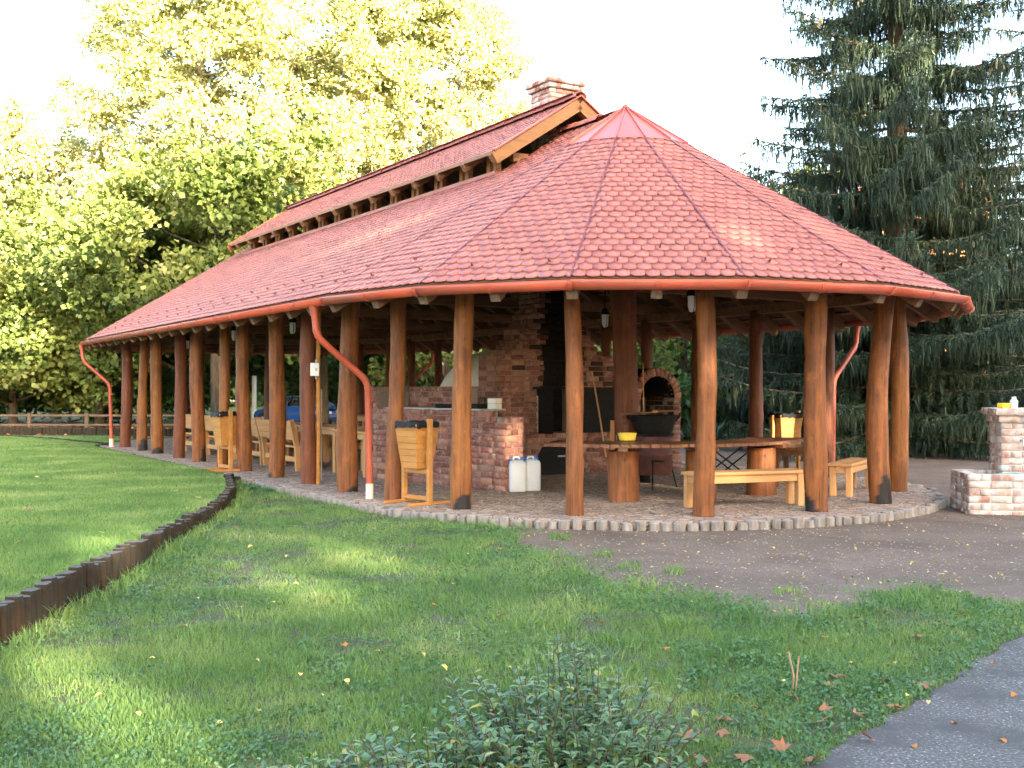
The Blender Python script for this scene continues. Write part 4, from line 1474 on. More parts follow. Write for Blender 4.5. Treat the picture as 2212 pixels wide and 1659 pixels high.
MB().prism([tr(*p) for p in inset_poly(px_, 0.014)], zb - 0.1, zp).build('pier_core', 'mortar_pale', tap)
for j, g in ((0, 0.04), (1, 0.09)):
    q = [(0.54 - g, 0.42 - g), (1.25 + g, 0.42 - g), (1.25 + g, 1.0 + g), (0.54 - g, 1.0 + g)]
    for i in range(4):
        tap_wall(tr(*q[i]), tr(*q[(i + 1) % 4]), zp + j * TC, 1)
    MB().prism([tr(*p) for p in inset_poly(q, 0.014)], zp + j * TC, zp + (j + 1) * TC - 0.004).build('pier_core', 'mortar_pale', tap)
def tw(p):
    return np.array([tp[0] + p[0], tp[1] + p[1], p[2]])
pieces('brick', BT, tb['brick_pale'], 'brick_pale', tap, 110, vis_score, tw)
ztop_t = zp + 2 * TC
q = tr(0.58, 0.44)
s_ = MB().box((0, 0, 0.035), (0.17, 0.1, 0.07), 0.5).build('sponge', 'sponge', bevel=0.012)
s_.location = (tp[0] + q[0], tp[1] + q[1], ztop_t - 0.002)
tag(s_, 'yellow sponge lying on top of the pale brick pier', 'sponge')
q = tr(0.74, 0.52)
s_ = MB().lathe([(0.05, 0), (0.055, 0.1), (0.03, 0.13), (0.03, 0.16)], 12).build('bottle', 'white_paint', None, True)
s_.location = (tp[0] + q[0], tp[1] + q[1], ztop_t - 0.002)
s_.rotation_euler = (0, 0, 0)
tag(s_, 'white plastic bottle beside the yellow sponge on the brick pier', 'bottle')
q = tr(0.62, 0.26)
s_ = MB().lathe([(0.10, 0), (0.15, 0.04), (0.16, 0.09), (0.15, 0.09), (0.13, 0.05), (0.02, 0.03)], 16).build('bowl', 'teal_plastic', None, True)
s_.location = (tp[0] + q[0], tp[1] + q[1], zb - 0.10)
tag(s_, 'blue plastic bowl in the basin of the pale brick fountain', 'bowl')
MB().tube([(*tr(0.8, 0.42), zp - 0.25), (*tr(0.8, 0.30), zp - 0.25), (*tr(0.8, 0.28), zp - 0.33)], 0.016, 8).build('spout', 'grey_metal', tap, True)
# ------------------------------------------------------------------ furniture
def plain_bench(name, n0, d0, n1, d1, label, depth=0.36, h=0.47, ltop=True, group=None):
    """bench without back between two points (pavilion coordinates) of its centre line"""
    a, b = np.array(W(n0, d0)), np.array(W(n1, d1))
    c = (a + b) / 2
    Ln = np.linalg.norm(b - a)
    rz = math.atan2(b[1] - a[1], b[0] - a[0])
    t = empty(name, c[0], c[1], 0, rz, label, 'bench', group)
    for k in (-1, 1):
        MB().box((0, k * depth / 4, h - 0.022), (Ln, depth / 2 - 0.006, 0.044)).build('seat_plank', 'light_wood_x', t, bevel=0.005)
        MB().box((0, k * (depth / 2 - 0.06), h - 0.044 - 0.055), (Ln - 0.22, 0.035, 0.11)).build('apron', 'light_wood_x', t, bevel=0.004)
    for sx in (-1, 1):
        MB().box((sx * (Ln / 2 - 0.085), 0, h - 0.044 - 0.055), (0.06, depth - 0.10, 0.11)).build('end_rail', 'light_wood_x', t, bevel=0.004)
        for sy in (-1, 1):
            MB().box((sx * (Ln / 2 - 0.085), sy * (depth / 2 - 0.06), (h - 0.044) / 2), (0.10, 0.085, h - 0.044)).build('leg', 'light_wood_z', t, bevel=0.005)
    return t
plain_bench('bench', -1.43, -3.17, 0.30, -3.55, 'pale wooden bench without back in front of the curved table, between the front posts', 0.36, 0.49)
plain_bench('bench', 1.62, -3.10, 3.05, -2.30, 'short pale wooden bench without back at the right end of the curved table', 0.36, 0.49)
# curved table of radial planks on log stumps
ct = empty('curved_table', C0[0], C0[1], 0, TH, 'curved dark plank table on thick log stumps round the centre post', 'table')
r0, r1 = 1.98, 2.86
ang0, ang1 = -152.0, -45.0
npl = 38
for i in range(npl):
    a0 = R(ang0 + (ang1 - ang0) * i / npl)
    a1 = R(ang0 + (ang1 - ang0) * (i + 1) / npl)
    g = 0.0022
    zz = 0.83 + rnd.uniform(-0.002, 0.002)
    p = [(r0 * math.cos(a0 + g), r0 * math.sin(a0 + g)), (r1 * math.cos(a0 + g / 1.5), r1 * math.sin(a0 + g / 1.5)), (r1 * math.cos(a1 - g / 1.5), r1 * math.sin(a1 - g / 1.5)), (r0 * math.cos(a1 - g), r0 * math.sin(a1 - g))]
    MB().prism(p, zz - 0.048, zz).build('plank', 'table_wood', ct, bevel=0.003)
def stump(n_, d_, r, h, parent):
    m = MB()
    pr = [(r * 1.04, 0), (r, 0.06), (r * 0.98, h * 0.5), (r * 0.97, h)]
    m.lathe(pr, 20)
    m.v = [(x * (1 + 0.03 * math.sin(3 * math.atan2(y, x) + n_)), y * (1 + 0.03 * math.cos(2 * math.atan2(y, x))), z) for x, y, z in m.v]
    o = m.build('stump', 'post_brown', parent, True)
    o.location = (n_, d_, 0)
    return o
for px, R_ in ((1346, 2.42), (1514, 2.42), (1645, 2.42)):
    u = np.array([(px - CXP) / FPX, 1.0])
    A = u @ u; B = -2 * u @ C0; Cc = C0 @ C0 - R_ * R_
    k = (-B - math.sqrt(B * B - 4 * A * Cc)) / (2 * A)
    n_, d_ = LOC(u * k)
    stump(n_, d_, 0.225, 0.72, ct)
    aa = math.atan2(d_, n_)
    MB().beam((2.05 * math.cos(aa), 2.05 * math.sin(aa), 0.752), (2.80 * math.cos(aa), 2.80 * math.sin(aa), 0.752), 0.14, 0.055).build('bracket', 'table_wood', ct, bevel=0.004)
# small dark table to the right, lower
st_ = empty('side_table', *W(2.55, -1.35), 0, TH + R(35), 'low dark plank table behind the short pale bench', 'table')
for i in range(5):
    MB().box((0, -0.28 + i * 0.14, 0.63), (1.2, 0.134, 0.045)).build('plank', 'table_wood', st_, bevel=0.004)
MB().box((0, 0, 0.56), (1.0, 0.5, 0.09)).build('frame', 'table_wood', st_, bevel=0.004)
for sx in (-1, 1):
    for sy in (-1, 1):
        MB().box((sx * 0.48, sy * 0.24, 0.30), (0.09, 0.09, 0.6)).build('leg', 'table_wood', st_, bevel=0.004)
# benches with backs
def back_bench(n_, d0, d1, face, label):
    """face=+1: sits facing +n (back towards -n)"""
    Ln = d1 - d0
    x, y = W(n_, (d0 + d1) / 2)
    t = empty('back_bench', x, y, 0, TH + (math.pi / 2 if face > 0 else -math.pi / 2), label, 'bench', None)
    # local: +x along the bench, -y is the seat side
    hx = Ln / 2
    tilt = Matrix.Rotation(R(-9), 3, 'X')
    for sx in (-1, 1):
        MB().beam((sx * (hx - 0.06), 0.0, 0.0), (sx * (hx - 0.06), 0.02, 0.46), 0.07, 0.11, (0, 1, 0)).build('leg', 'light_wood_z', t, bevel=0.005)
        MB().beam((sx * (hx - 0.06), 0.02, 0.44), (sx * (hx - 0.06), 0.15, 1.0), 0.07, 0.10, (0, 1, 0)).build('back_stile', 'light_wood_z', t, bevel=0.005)
        MB().box((sx * (hx - 0.06), -0.38, 0.21), (0.07, 0.09, 0.42)).build('leg', 'light_wood_z', t, bevel=0.005)
        MB().box((sx * (hx - 0.06), -0.19, 0.405), (0.06, 0.34, 0.07)).build('seat_rail', 'light_wood_x', t, bevel=0.004)
    for j in range(3):
        MB().box((0, -0.36 + j * 0.145, 0.46), (Ln, 0.138, 0.04)).build('seat_plank', 'light_wood_x', t, bevel=0.005)
    for j in range(3):
        z = 0.665 + j * 0.122
        MB().box((0, 0.115 + 0.028 * j, z), (Ln, 0.03, 0.118), 0, Matrix.Rotation(R(-12), 3, 'X')).build('back_slat', 'light_wood_x', t, bevel=0.004)
    MB().box((0, 0.01, 0.22), (Ln - 0.15, 0.035, 0.10)).build('stretcher', 'light_wood_x', t, bevel=0.004)
    return t
posw = ['nearest the leaning wooden pole', 'second from the near end of the row', 'third from the near end, behind the far bin', 'farthest in the row by the red post']
for i, (a, b) in enumerate(((5.88, 7.86), (7.93, 9.95), (10.0, 12.0), (12.05, 14.05))):
    back_bench(-3.42, a, b, 1, 'pale wooden bench with slatted back, ' + posw[i])
pos2 = ['behind the nearest pale table', 'behind the middle pale table', 'behind the farthest pale table']
for i, (a, b) in enumerate(((6.0, 8.2), (8.6, 10.8), (11.2, 13.4))):
    plain_bench('bench', -1.45, a, -1.45, b, 'pale wooden bench without back ' + pos2[i], 0.36, 0.47)
def table(n_, d_, Ln, Wd, label, h=0.80, rz=0.0):
    x, y = W(n_, d_)
    t = empty('picnic_table', x, y, 0, TH + math.pi / 2 + rz, label, 'table')
    k = 5
    for j in range(k):
        MB().box((0, -Wd / 2 + (j + 0.5) * Wd / k, h - 0.022), (Ln, Wd / k - 0.006, 0.045)).build('plank', 'light_wood_x', t, bevel=0.005)
    for s in (-1, 1):
        MB().box((0, s * (Wd / 2 - 0.07), h - 0.10), (Ln - 0.2, 0.04, 0.11)).build('apron', 'light_wood_x', t, bevel=0.004)
        MB().box((s * (Ln / 2 - 0.1), 0, h - 0.10), (0.04, Wd - 0.18, 0.11)).build('end_rail', 'light_wood_x', t, bevel=0.004)
        for s2 in (-1, 1):
            MB().box((s * (Ln / 2 - 0.1), s2 * (Wd / 2 - 0.08), (h - 0.045) / 2), (0.115, 0.115, h - 0.045)).build('leg', 'light_wood_z', t, bevel=0.005)
    return t
table(-2.25, 7.1, 2.3, 0.8, 'pale plank table beside the nearest bench with a back', 0.83)
table(-2.25, 9.7, 2.3, 0.8, 'pale plank table in the middle of the row of benches', 0.83)
table(-2.25, 12.3, 2.3, 0.8, 'pale plank table at the far end of the row of benches', 0.83)
table(-2.62, 4.55, 1.6, 0.75, 'pale plank table between the near downpipe and the brick counter', 0.83)
table(2.1, 14.9, 1.9, 0.8, 'pale plank table on the far side of the pavilion, behind the downpipe', 0.83)

# ------------------------------------------------------------------ waste bins
def waste_bin(x, y, rz, label):
    t = empty('waste_bin', x, y, 0, rz, label, 'bin')
    # tapered box of slats, hung between two uprights
    zb, zt = 0.50, 1.12
    nb = 7
    wt, wb, dt, db = 0.50, 0.34, 0.42, 0.28
    for k in range(nb):
        za, zc = zb + (zt - zb) * k / nb, zb + (zt - zb) * (k + 1) / nb - 0.004
        fa, fb = k / nb, (k + 1) / nb
        wa, w2 = wb + (wt - wb) * fa, wb + (wt - wb) * fb
        da, d2 = db + (dt - db) * fa, db + (dt - db) * fb
        th = 0.022
        for s in (-1, 1):
            m = MB()
            m.add([(-wa / 2, s * da / 2, za), (wa / 2, s * da / 2, za), (w2 / 2, s * d2 / 2, zc), (-w2 / 2, s * d2 / 2, zc),
                   (-wa / 2, s * (da / 2 - th), za), (wa / 2, s * (da / 2 - th), za), (w2 / 2, s * (d2 / 2 - th), zc), (-w2 / 2, s * (d2 / 2 - th), zc)],
                  [(0, 1, 2, 3), (7, 6, 5, 4), (0, 4, 5, 1), (1, 5, 6, 2), (2, 6, 7, 3), (3, 7, 4, 0)])
            m.build('slat', 'bin_wood', t)
            m = MB()
            ya, y2 = da / 2 - th - 0.001, d2 / 2 - th - 0.001
            m.add([(s * wa / 2, -ya, za), (s * wa / 2, ya, za), (s * w2 / 2, y2, zc), (s * w2 / 2, -y2, zc),
                   (s * (wa / 2 - th), -ya, za), (s * (wa / 2 - th), ya, za), (s * (w2 / 2 - th), y2, zc), (s * (w2 / 2 - th), -y2, zc)],
                  [(0, 1, 2, 3), (7, 6, 5, 4), (0, 4, 5, 1), (1, 5, 6, 2), (2, 6, 7, 3), (3, 7, 4, 0)])
            m.build('slat', 'bin_wood', t)
    MB().box((0, 0, zb + 0.012), (wb - 0.05, db - 0.05, 0.02)).build('bin_floor', 'bin_wood', t)
    for s in (-1, 1):
        MB().box((s * (wt / 2 + 0.035), 0, 0.60 if s > 0 else 0.56), (0.055, 0.075, 1.18 if s > 0 else 1.10)).build('upright', 'bin_wood', t, bevel=0.004)
        MB().box((s * (wt / 2 + 0.035), 0, 0.021), (0.06, 0.75, 0.04)).build('foot', 'bin_wood', t, bevel=0.004)
    MB().box((0, 0, 0.085), (wt + 0.015, 0.05, 0.06)).build('crossbar', 'bin_wood', t, bevel=0.004)
    MB().box((0, 0, 0.455), (wt + 0.015, 0.05, 0.06)).build('crossbar', 'bin_wood', t, bevel=0.004)
    # folded rim of the black bag
    m = MB()
    ring = []
    N = 28
    vs, fs = [], []
    for (off, z, j) in ((-0.03, zt - 0.03, 0), (0.006, zt + 0.03, 1), (0.018, zt - 0.005, 1), (0.020, zt - 0.055, 1)):
        for i in range(N):
            a = 2 * math.pi * i / N
            ca, sa = math.cos(a), math.sin(a)
            q = max(abs(ca), abs(sa))
            jx = rnd.uniform(-.008, .008) if j else 0
            vs.append((ca / q * (wt / 2 + off + jx), sa / q * (dt / 2 + off + jx), z + (rnd.uniform(-.014, .016) if j else 0)))
    for k in range(3):
        for i in range(N):
            fs.append((k * N + i, k * N + (i + 1) % N, (k + 1) * N + (i + 1) % N, (k + 1) * N + i))
    fs.append(tuple(reversed(range(N))))
    m.add(vs, fs).build('bag', 'bag', t, True)
    return t
p = (at(868, 1085) + at(925, 1093)) / 2
waste_bin(p[0] + 0.02, p[1] + 0.12, R(-47), 'slatted wooden waste bin with black bag in front of the brick counter')
p = at(478, 1019)
waste_bin(p[0], p[1] + 0.3, R(-55), 'slatted wooden waste bin with black bag before the pale benches on the left')
p = far(1697, 20.6)
waste_bin(p[0], p[1], R(20), 'slatted wooden waste bin with black bag behind the curved table')

# ------------------------------------------------------------------ water canisters
def canister(px, py, label, rz):
    p = at(px, py)
    t = empty('water_canister', p[0], p[1] + 0.12, 0, rz, label, 'canister')
    w, d, h = 0.27, 0.24, 0.42
    m = MB()
    prof = [(0.92, 0), (1, 0.02), (1, h * 0.5), (1, h), (0.86, h + 0.05), (0.55, h + 0.075)]
    N = 20
    vs, fs = [], []
    for k, z in prof:
        for i in range(N):
            a = 2 * math.pi * i / N
            ca, sa = math.cos(a), math.sin(a)
            e = 0.45
            vs.append((math.copysign(abs(ca) ** e, ca) * w / 2 * k, math.copysign(abs(sa) ** e, sa) * d / 2 * k, z))
    for j in range(len(prof) - 1):
        for i in range(N):
            fs.append((j * N + i, j * N + (i + 1) % N, (j + 1) * N + (i + 1) % N, (j + 1) * N + i))
    fs.append(tuple(reversed(range(N))))
    fs.append(tuple(range((len(prof) - 1) * N, len(prof) * N)))
    m.add(vs, fs)
    m.build('body', 'jug', t, 'all')
    MB().lathe([(0.036, 0), (0.036, 0.05), (0.03, 0.055)], 14, (0.08, 0, h + 0.06)).build('cap', 'blue_plastic', t, True)
    MB().lathe([(0.026, 0), (0.026, 0.045), (0.02, 0.05)], 12, (-0.095, 0, h + 0.05)).build('vent_cap', 'blue_plastic', t, True)
    MB().tube([(-0.07, 0, h + 0.06), (-0.05, 0, h + 0.115), (0.02, 0, h + 0.115), (0.045, 0, h + 0.06)], 0.017, 8).build('handle', 'jug', t, True)
    return t
canister(1117, 1063, 'white plastic water canister with blue caps, the left and nearer of two', R(14))
canister(1148, 1061, 'white plastic water canister with blue caps, the right one partly behind the other', R(20))

# ------------------------------------------------------------------ cauldron, stove, bowl, tools
sx_, sy_ = far(1412, 17.75)
sv = empty('cauldron_stove', sx_, sy_, 0, 0, 'rusty red drum stove on thin legs beneath the black cauldron', 'stove')
MB().lathe([(0.29, 0.22), (0.30, 0.24), (0.30, 0.52), (0.31, 0.54), (0.30, 0.56), (0.30, 0.84), (0.28, 0.84)], 24).build('drum', 'drum_red', sv, True)
for k in range(3):
    a = R(-100 + 120 * k)
    MB().tube([(0.28 * math.cos(a), 0.28 * math.sin(a), 0.5), (0.42 * math.cos(a), 0.42 * math.sin(a), 0.0)], 0.013, 6).build('leg', 'black_iron', sv, True)
MB().box((0.02, -0.30, 0.45), (0.2, 0.02, 0.03)).build('door_latch', 'black_iron', sv)
MB().lathe([(0.33, 0.845), (0.33, 0.875), (0.27, 0.875), (0.27, 0.845)], 24).build('top_ring', 'black_iron', sv, True)
cd = empty('cauldron', sx_, sy_, 0.88, R(8), 'large black cauldron with side handles standing behind the curved table', 'cauldron')
MB().lathe([(0.20, -0.10), (0.265, -0.02), (0.31, 0.06), (0.375, 0.28), (0.39, 0.285), (0.385, 0.30), (0.36, 0.295), (0.30, 0.09), (0.02, -0.05)], 28).build('pot', 'black_iron', cd, True)
for s in (-1, 1):
    MB().tube([(s * 0.35, -0.06, 0.20), (s * 0.42, -0.05, 0.27), (s * 0.44, 0.0, 0.33), (s * 0.42, 0.05, 0.27), (s * 0.35, 0.06, 0.20)], 0.012, 7).build('handle', 'black_iron', cd, True)
pd = MB().tube([(-0.52, -0.1, 0.0), (0.0, 0.0, 0.03), (0.46, 0.1, 0.06)], [0.018, 0.016, 0.014], 8).build('stirring_paddle', 'rafter_wood', None, True)
MB().box((0.02, 0, 0.045), (0.08, 0.07, 0.045)).build('crosspiece', 'light_wood_x', pd, bevel=0.006)
pd.location = (sx_, sy_, 1.195)
tag(pd, 'brown wooden stirring rod laid across the black cauldron', 'paddle')
bp = at(1355, 951, 0.835)
bw = MB().lathe([(0.11, 0), (0.118, 0.006), (0.138, 0.10), (0.146, 0.104), (0.143, 0.11), (0.132, 0.105), (0.112, 0.014), (0.01, 0.012)], 28).build('bowl', 'yellow_plastic', None, True)
bw.location = (bp[0], bp[1], 0.834)
MB().tube([(-0.14, 0, 0.1), (-0.165, -0.02, 0.06), (-0.16, -0.03, 0.0)], 0.004, 6).build('handle', 'grey_metal', bw, True)
tag(bw, 'yellow plastic bowl with wire handle on the curved table', 'bowl')
jb = at(1392, 1042, 0)
b2 = MB().lathe([(0.10, 0), (0.105, 0.2), (0.10, 0.2), (0.095, 0.02)], 16).build('bucket', 'black_iron', None, True)
b2.location = (jb[0], jb[1], 0)
tag(b2, 'small dark bucket on the floor under the curved table', 'bucket')
def leaning(name, a, b, r_, m, label, cat, blade=None):
    a, b = Vector(a), Vector(b)
    o = MB().tube([Vector((0, 0, 0)), (b - a) * 0.5 + Vector((0.005, 0, 0)), b - a], r_, 8).build(name, m, None, True)
    o.location = a
    if blade:
        d_ = (b - a).normalized()
        MB().beam(d_ * -0.02, d_ * blade[1], blade[0], 0.022, (0, 1, 0.3)).build('blade', m, o, bevel=0.006)
    tag(o, label, cat)
    return o
q0 = np.array(W(1.25, 2.12)); q1 = np.array(W(1.2, 2.55))
fx0 = far(1329, 20.2); fx1 = far(1332, 20.75)
leaning('oven_peel', (fx0[0], fx0[1], 0.42), (fx1[0], fx1[1], 2.2), 0.018, 'light_wood_z', 'long wooden oven peel leaning by the centre post', 'peel', (0.2, 0.62))
fx0 = far(1309, 20.1); fx1 = far(1279, 20.62)
leaning('broom_stick', (fx0[0], fx0[1], 0.35), (fx1[0], fx1[1], 1.92), 0.016, 'light_wood_z', 'pale wooden stick leaning against the black hearth door', 'stick')
fx0 = far(1391, 20.3); fx1 = far(1389, 20.8)
leaning('broom_stick', (fx0[0], fx0[1], 0.0), (fx1[0], fx1[1], 2.1), 0.012, 'light_wood_z', 'thin stick standing right of the centre post before the arched oven', 'stick')
# folding trestle of dark metal under the table
tx = at(1570, 1040, 0)
ft = empty('metal_trestle', tx[0], tx[1], 0, 0.3, 'dark metal folding trestle behind the curved table', 'trestle')
for s in (-1, 1):
    MB().tube([(-0.45, s * 0.2, 0.0), (0.45, s * 0.2, 0.62)], 0.014, 7).build('leg', 'black_iron', ft, True)
    MB().tube([(0.45, s * 0.2, 0.0), (-0.45, s * 0.2, 0.62)], 0.014, 7).build('leg', 'black_iron', ft, True)
for x_ in (-0.45, 0.45):
    MB().tube([(x_, -0.3, 0.62), (x_, 0.3, 0.62)], 0.014, 7).build('bar', 'black_iron', ft, True)

# ------------------------------------------------------------------ lamps, switch box, leaning pole
def lamp(px, py, z, label):
    D = (z - EYE) * FPX / (HOR - py)
    x, y = far(px, D)
    n_, d_ = LOC((x, y))
    rr = abs(n_) if 0 < d_ < L_AX else math.hypot(n_, d_ if d_ < 0 else d_ - L_AX)
    zt = roof_z(rr) - 0.1
    t = empty('cage_lamp', x, y, z, 0, label, 'lamp')
    MB().lathe([(0.07, 0.10), (0.075, 0.14), (0.05, 0.19), (0.02, 0.21)], 14).build('lamp_base', 'black_iron', t, True)
    MB().lathe([(0.01, -0.125), (0.045, -0.11), (0.058, -0.06), (0.06, 0.10)], 14).build('glass', 'white_paint', t, True)
    for k in range(4):
        a = math.pi / 2 * k + 0.4
        MB().tube([(0.07 * math.cos(a), 0.07 * math.sin(a), 0.11), (0.07 * math.cos(a), 0.07 * math.sin(a), -0.05), (0.04 * math.cos(a), 0.04 * math.sin(a), -0.13), (0, 0, -0.14)], 0.005, 5).build('cage_bar', 'black_iron', t)
    MB().tube([(0, 0, 0.2), (0, 0, zt - z)], 0.010, 6).build('rod', 'black_iron', t)
lamp(632, 708, 2.80, 'white cage lamp hanging between the posts left of the near downpipe')
lamp(506, 724, 2.80, 'white cage lamp hanging further left, half hidden among the posts')
lamp(404, 744, 2.80, 'white cage lamp hanging farthest left, behind the red posts')
lamp(1307, 692, 2.80, 'white cage lamp hanging left of the thick centre post')
lamp(1494, 655, 2.80, 'white cage lamp mostly hidden by the front post over the bench')
n9, d9, r9 = POSTS[8]
x, y = W(n9, d9)
pole = MB().tube([(0, 0, 0), (0.015, 0, 0.9), (0.0, 0, 1.9), (0.02, 0, 3.0)], 0.038, 8).build('wooden_pole', 'bin_wood', None, True)
pole.location = (x + 0.145, y - 0.03, 0)
tag(pole, 'thin yellowish wooden pole standing against a dark log post, left of the near downpipe', 'pole')
MB().tube([(0.05, 0.05, 0.05), (0.05, 0.05, 1.6)], 0.012, 6).build('conduit', 'grey_metal', pole, True)
sb = empty('switch_box', x + 0.11, y - 0.13, 1.93, 0.2, 'grey electric switch box on the log post left of the near downpipe', 'switch box')
MB().box((0, 0, 0), (0.15, 0.09, 0.22)).build('case', 'white_paint', sb, bevel=0.01)
MB().box((0.02, -0.055, 0.0), (0.03, 0.03, 0.05)).build('knob', 'grey_metal', sb, bevel=0.004)
for z in (-0.13, 0.13):
    MB().tube([(0.02, 0, z - 0.03), (0.02, 0, z + 0.03)], 0.016, 8).build('gland', 'grey_metal', sb, True)

# ------------------------------------------------------------------ rail fence on the far left
fz = -0.05
fp = [tuple(at(x, 930, -.1)) for x in (-160, -60, 63, 187, 330, 470)]
fence = empty('rail_fence', fp[0][0], fp[0][1], 0, 0, 'low dark wooden rail fence across the lawn at the far left', 'fence')
o0 = np.array(fp[0])
for i, p in enumerate(fp):
    MB().tube([(p[0] - o0[0], p[1] - o0[1], -0.2), (p[0] - o0[0], p[1] - o0[1], 0.60)], 0.085, 8).build('fence_post', 'fence_wood', fence, True)
for i in range(len(fp) - 1):
    a, b = np.array(fp[i]) - o0, np.array(fp[i + 1]) - o0
    for z in (0.50, 0.12):
        MB().tube([(a[0], a[1], z), (b[0], b[1], z)], 0.055, 7).build('rail', 'fence_wood', fence, True)

# ------------------------------------------------------------------ parked car
def car(x, y, rz):
    t = empty('parked_car', x, y, -0.13, rz, 'blue hatchback car parked behind the pavilion on the left', 'car')
    # local: +x nose, y across
    Ln, Wd = 3.75, 1.58
    secs = [  # x, half width low, z low, z belt, half width belt
        (-1.85, 0.62, 0.42, 0.80, 0.62), (-1.80, 0.74, 0.30, 0.92, 0.70), (-1.5, 0.78, 0.24, 0.95, 0.74), (-0.6, 0.79, 0.20, 0.93, 0.76), (0.5, 0.79, 0.20, 0.90, 0.76),
        (0.95, 0.78, 0.22, 0.88, 0.74), (1.55, 0.75, 0.24, 0.76, 0.66), (1.80, 0.68, 0.28, 0.66, 0.58), (1.87, 0.55, 0.36, 0.56, 0.5)]
    vs, fs = [], []
    for (xx, w0, zl, zb_, w1) in secs:
        vs += [(xx, -w0 * 0.9, zl), (xx, -w0, zl + 0.14), (xx, -w0 * 1.0, (zl + zb_) / 2 + 0.05), (xx, -w1, zb_), (xx, 0, zb_ + 0.03), (xx, w1, zb_), (xx, w0, (zl + zb_) / 2 + 0.05), (xx, w0, zl + 0.14), (xx, w0 * 0.9, zl)]
    k = 9
    for i in range(len(secs) - 1):
        for j in range(k):
            fs.append((i * k + j, i * k + (j + 1) % k, (i + 1) * k + (j + 1) % k, (i + 1) * k + j))
    fs.append(tuple(range(k)))
    fs.append(tuple(reversed(range((len(secs) - 1) * k, len(secs) * k))))
    body = MB().add(vs, fs).build('body', 'car_blue', t, 'all')
    # greenhouse: pillars and roof, glass between
    rz_ = [(-1.78, 0.93, 0.68), (-1.05, 1.36, 0.56), (-0.2, 1.40, 0.56), (0.35, 1.36, 0.55), (1.0, 0.90, 0.70)]
    m = MB()
    vs = []
    for xx, z, w in rz_[1:4]:
        vs += [(xx, -w, z), (xx, w, z), (xx, w, z - 0.05), (xx, -w, z - 0.05)]
    fs = []
    for i in range(2):
        for j in range(4):
            fs.append((i * 4 + j, i * 4 + (j + 1) % 4, (i + 1) * 4 + (j + 1) % 4, (i + 1) * 4 + j))
    fs += [(3, 2, 1, 0), (8, 9, 10, 11)]
    m.add(vs, fs).build('roof', 'car_blue', t, bevel=0.02)
    for s in (-1, 1):
        MB().beam((1.0, s * 0.70, 0.89), (0.33, s * 0.55, 1.35), 0.05, 0.06).build('pillar', 'car_blue', t)
        MB().beam((-0.30, s * 0.75, 0.92), (-0.34, s * 0.56, 1.36), 0.05, 0.09).build('pillar', 'black_iron', t)
        MB().beam((-1.30, s * 0.73, 0.93), (-1.0, s * 0.56, 1.34), 0.06, 0.16).build('pillar', 'car_blue', t)
        MB().beam((-1.80, s * 0.67, 0.90), (-1.06, s * 0.55, 1.34), 0.06, 0.08).build('pillar', 'car_blue', t)
        MB().add([(0.92, s * 0.715, 0.91), (-0.30, s * 0.75, 0.93), (-0.32, s * 0.565, 1.34), (0.32, s * 0.555, 1.33)], [(0, 1, 2, 3)]).build('side_window', 'car_glass', t)
        MB().add([(-0.36, s * 0.75, 0.94), (-1.22, s * 0.73, 0.95), (-1.0, s * 0.565, 1.33), (-0.38, s * 0.565, 1.34)], [(0, 1, 2, 3)]).build('side_window', 'car_glass', t)
        MB().box((0.78, s * 0.84, 0.94), (0.10, 0.16, 0.11)).build('mirror', 'black_iron', t, bevel=0.02)
        MB().box((-1.80, s * 0.56, 0.72), (0.10, 0.26, 0.13)).build('tail_light', 'tail_red', t, bevel=0.01)
        for xx in (-1.22, 1.18):
            w = MB().tube([(xx, s * 0.62, 0.28), (xx, s * 0.80, 0.28)], 0.28, 20).build('wheel', 'tyre', t, True)
            MB().tube([(xx, s * 0.80, 0.28), (xx, s * 0.815, 0.28)], 0.17, 16).build('rim', 'grey_metal', w, True)
            MB().tube([(xx, s * 0.70, 0.30), (xx, s * 0.793, 0.30)], 0.34, 20).build('wheel_arch', 'tyre', t, True)
    MB().add([(-1.80, -0.62, 0.93), (-1.80, 0.62, 0.93), (-1.07, 0.5, 1.34), (-1.07, -0.5, 1.34)], [(0, 1, 2, 3)]).build('rear_window', 'car_glass', t)
    MB().add([(1.0, -0.66, 0.92), (1.0, 0.66, 0.92), (0.35, 0.5, 1.34), (0.35, -0.5, 1.34)], [(0, 1, 2, 3)]).build('windscreen', 'car_glass', t)
    MB().box((-1.87, 0, 0.48), (0.12, 1.45, 0.20)).build('bumper', 'car_blue', t, bevel=0.03)
    MB().box((-1.895, 0, 0.64), (0.02, 0.5, 0.11)).build('number_plate', 'white_paint', t)
    for s in (-1, 1):
        MB().box((-0.25, s * 0.3, 0.85), (0.12, 0.45, 0.7)).build('car_seat', 'tyre', t, bevel=0.04)
    return t
cp = far(636, 50)
car(cp[0], cp[1], R(180 - 27))
lp = far(549, 52)
pl_ = MB().tube([(0, 0, -0.15), (0, 0, 2.2)], 0.11, 10).build('white_pole', 'white_paint', None, True)
pl_.location = (lp[0], lp[1], 0)
tag(pl_, 'white round pole standing left of the blue car', 'pole')
gp = far(1597, 40)
gb = MB().box((0, 0, 0.75), (0.95, 0.5, 1.6)).box((0, 0, 1.58), (1.02, 0.56, 0.06)).build('utility_cabinet', 'green_paint', None, bevel=0.02)
gb.location = (gp[0], gp[1], -0.1)
tag(gb, 'dull green utility cabinet among the shrubs behind the pavilion', 'cabinet')
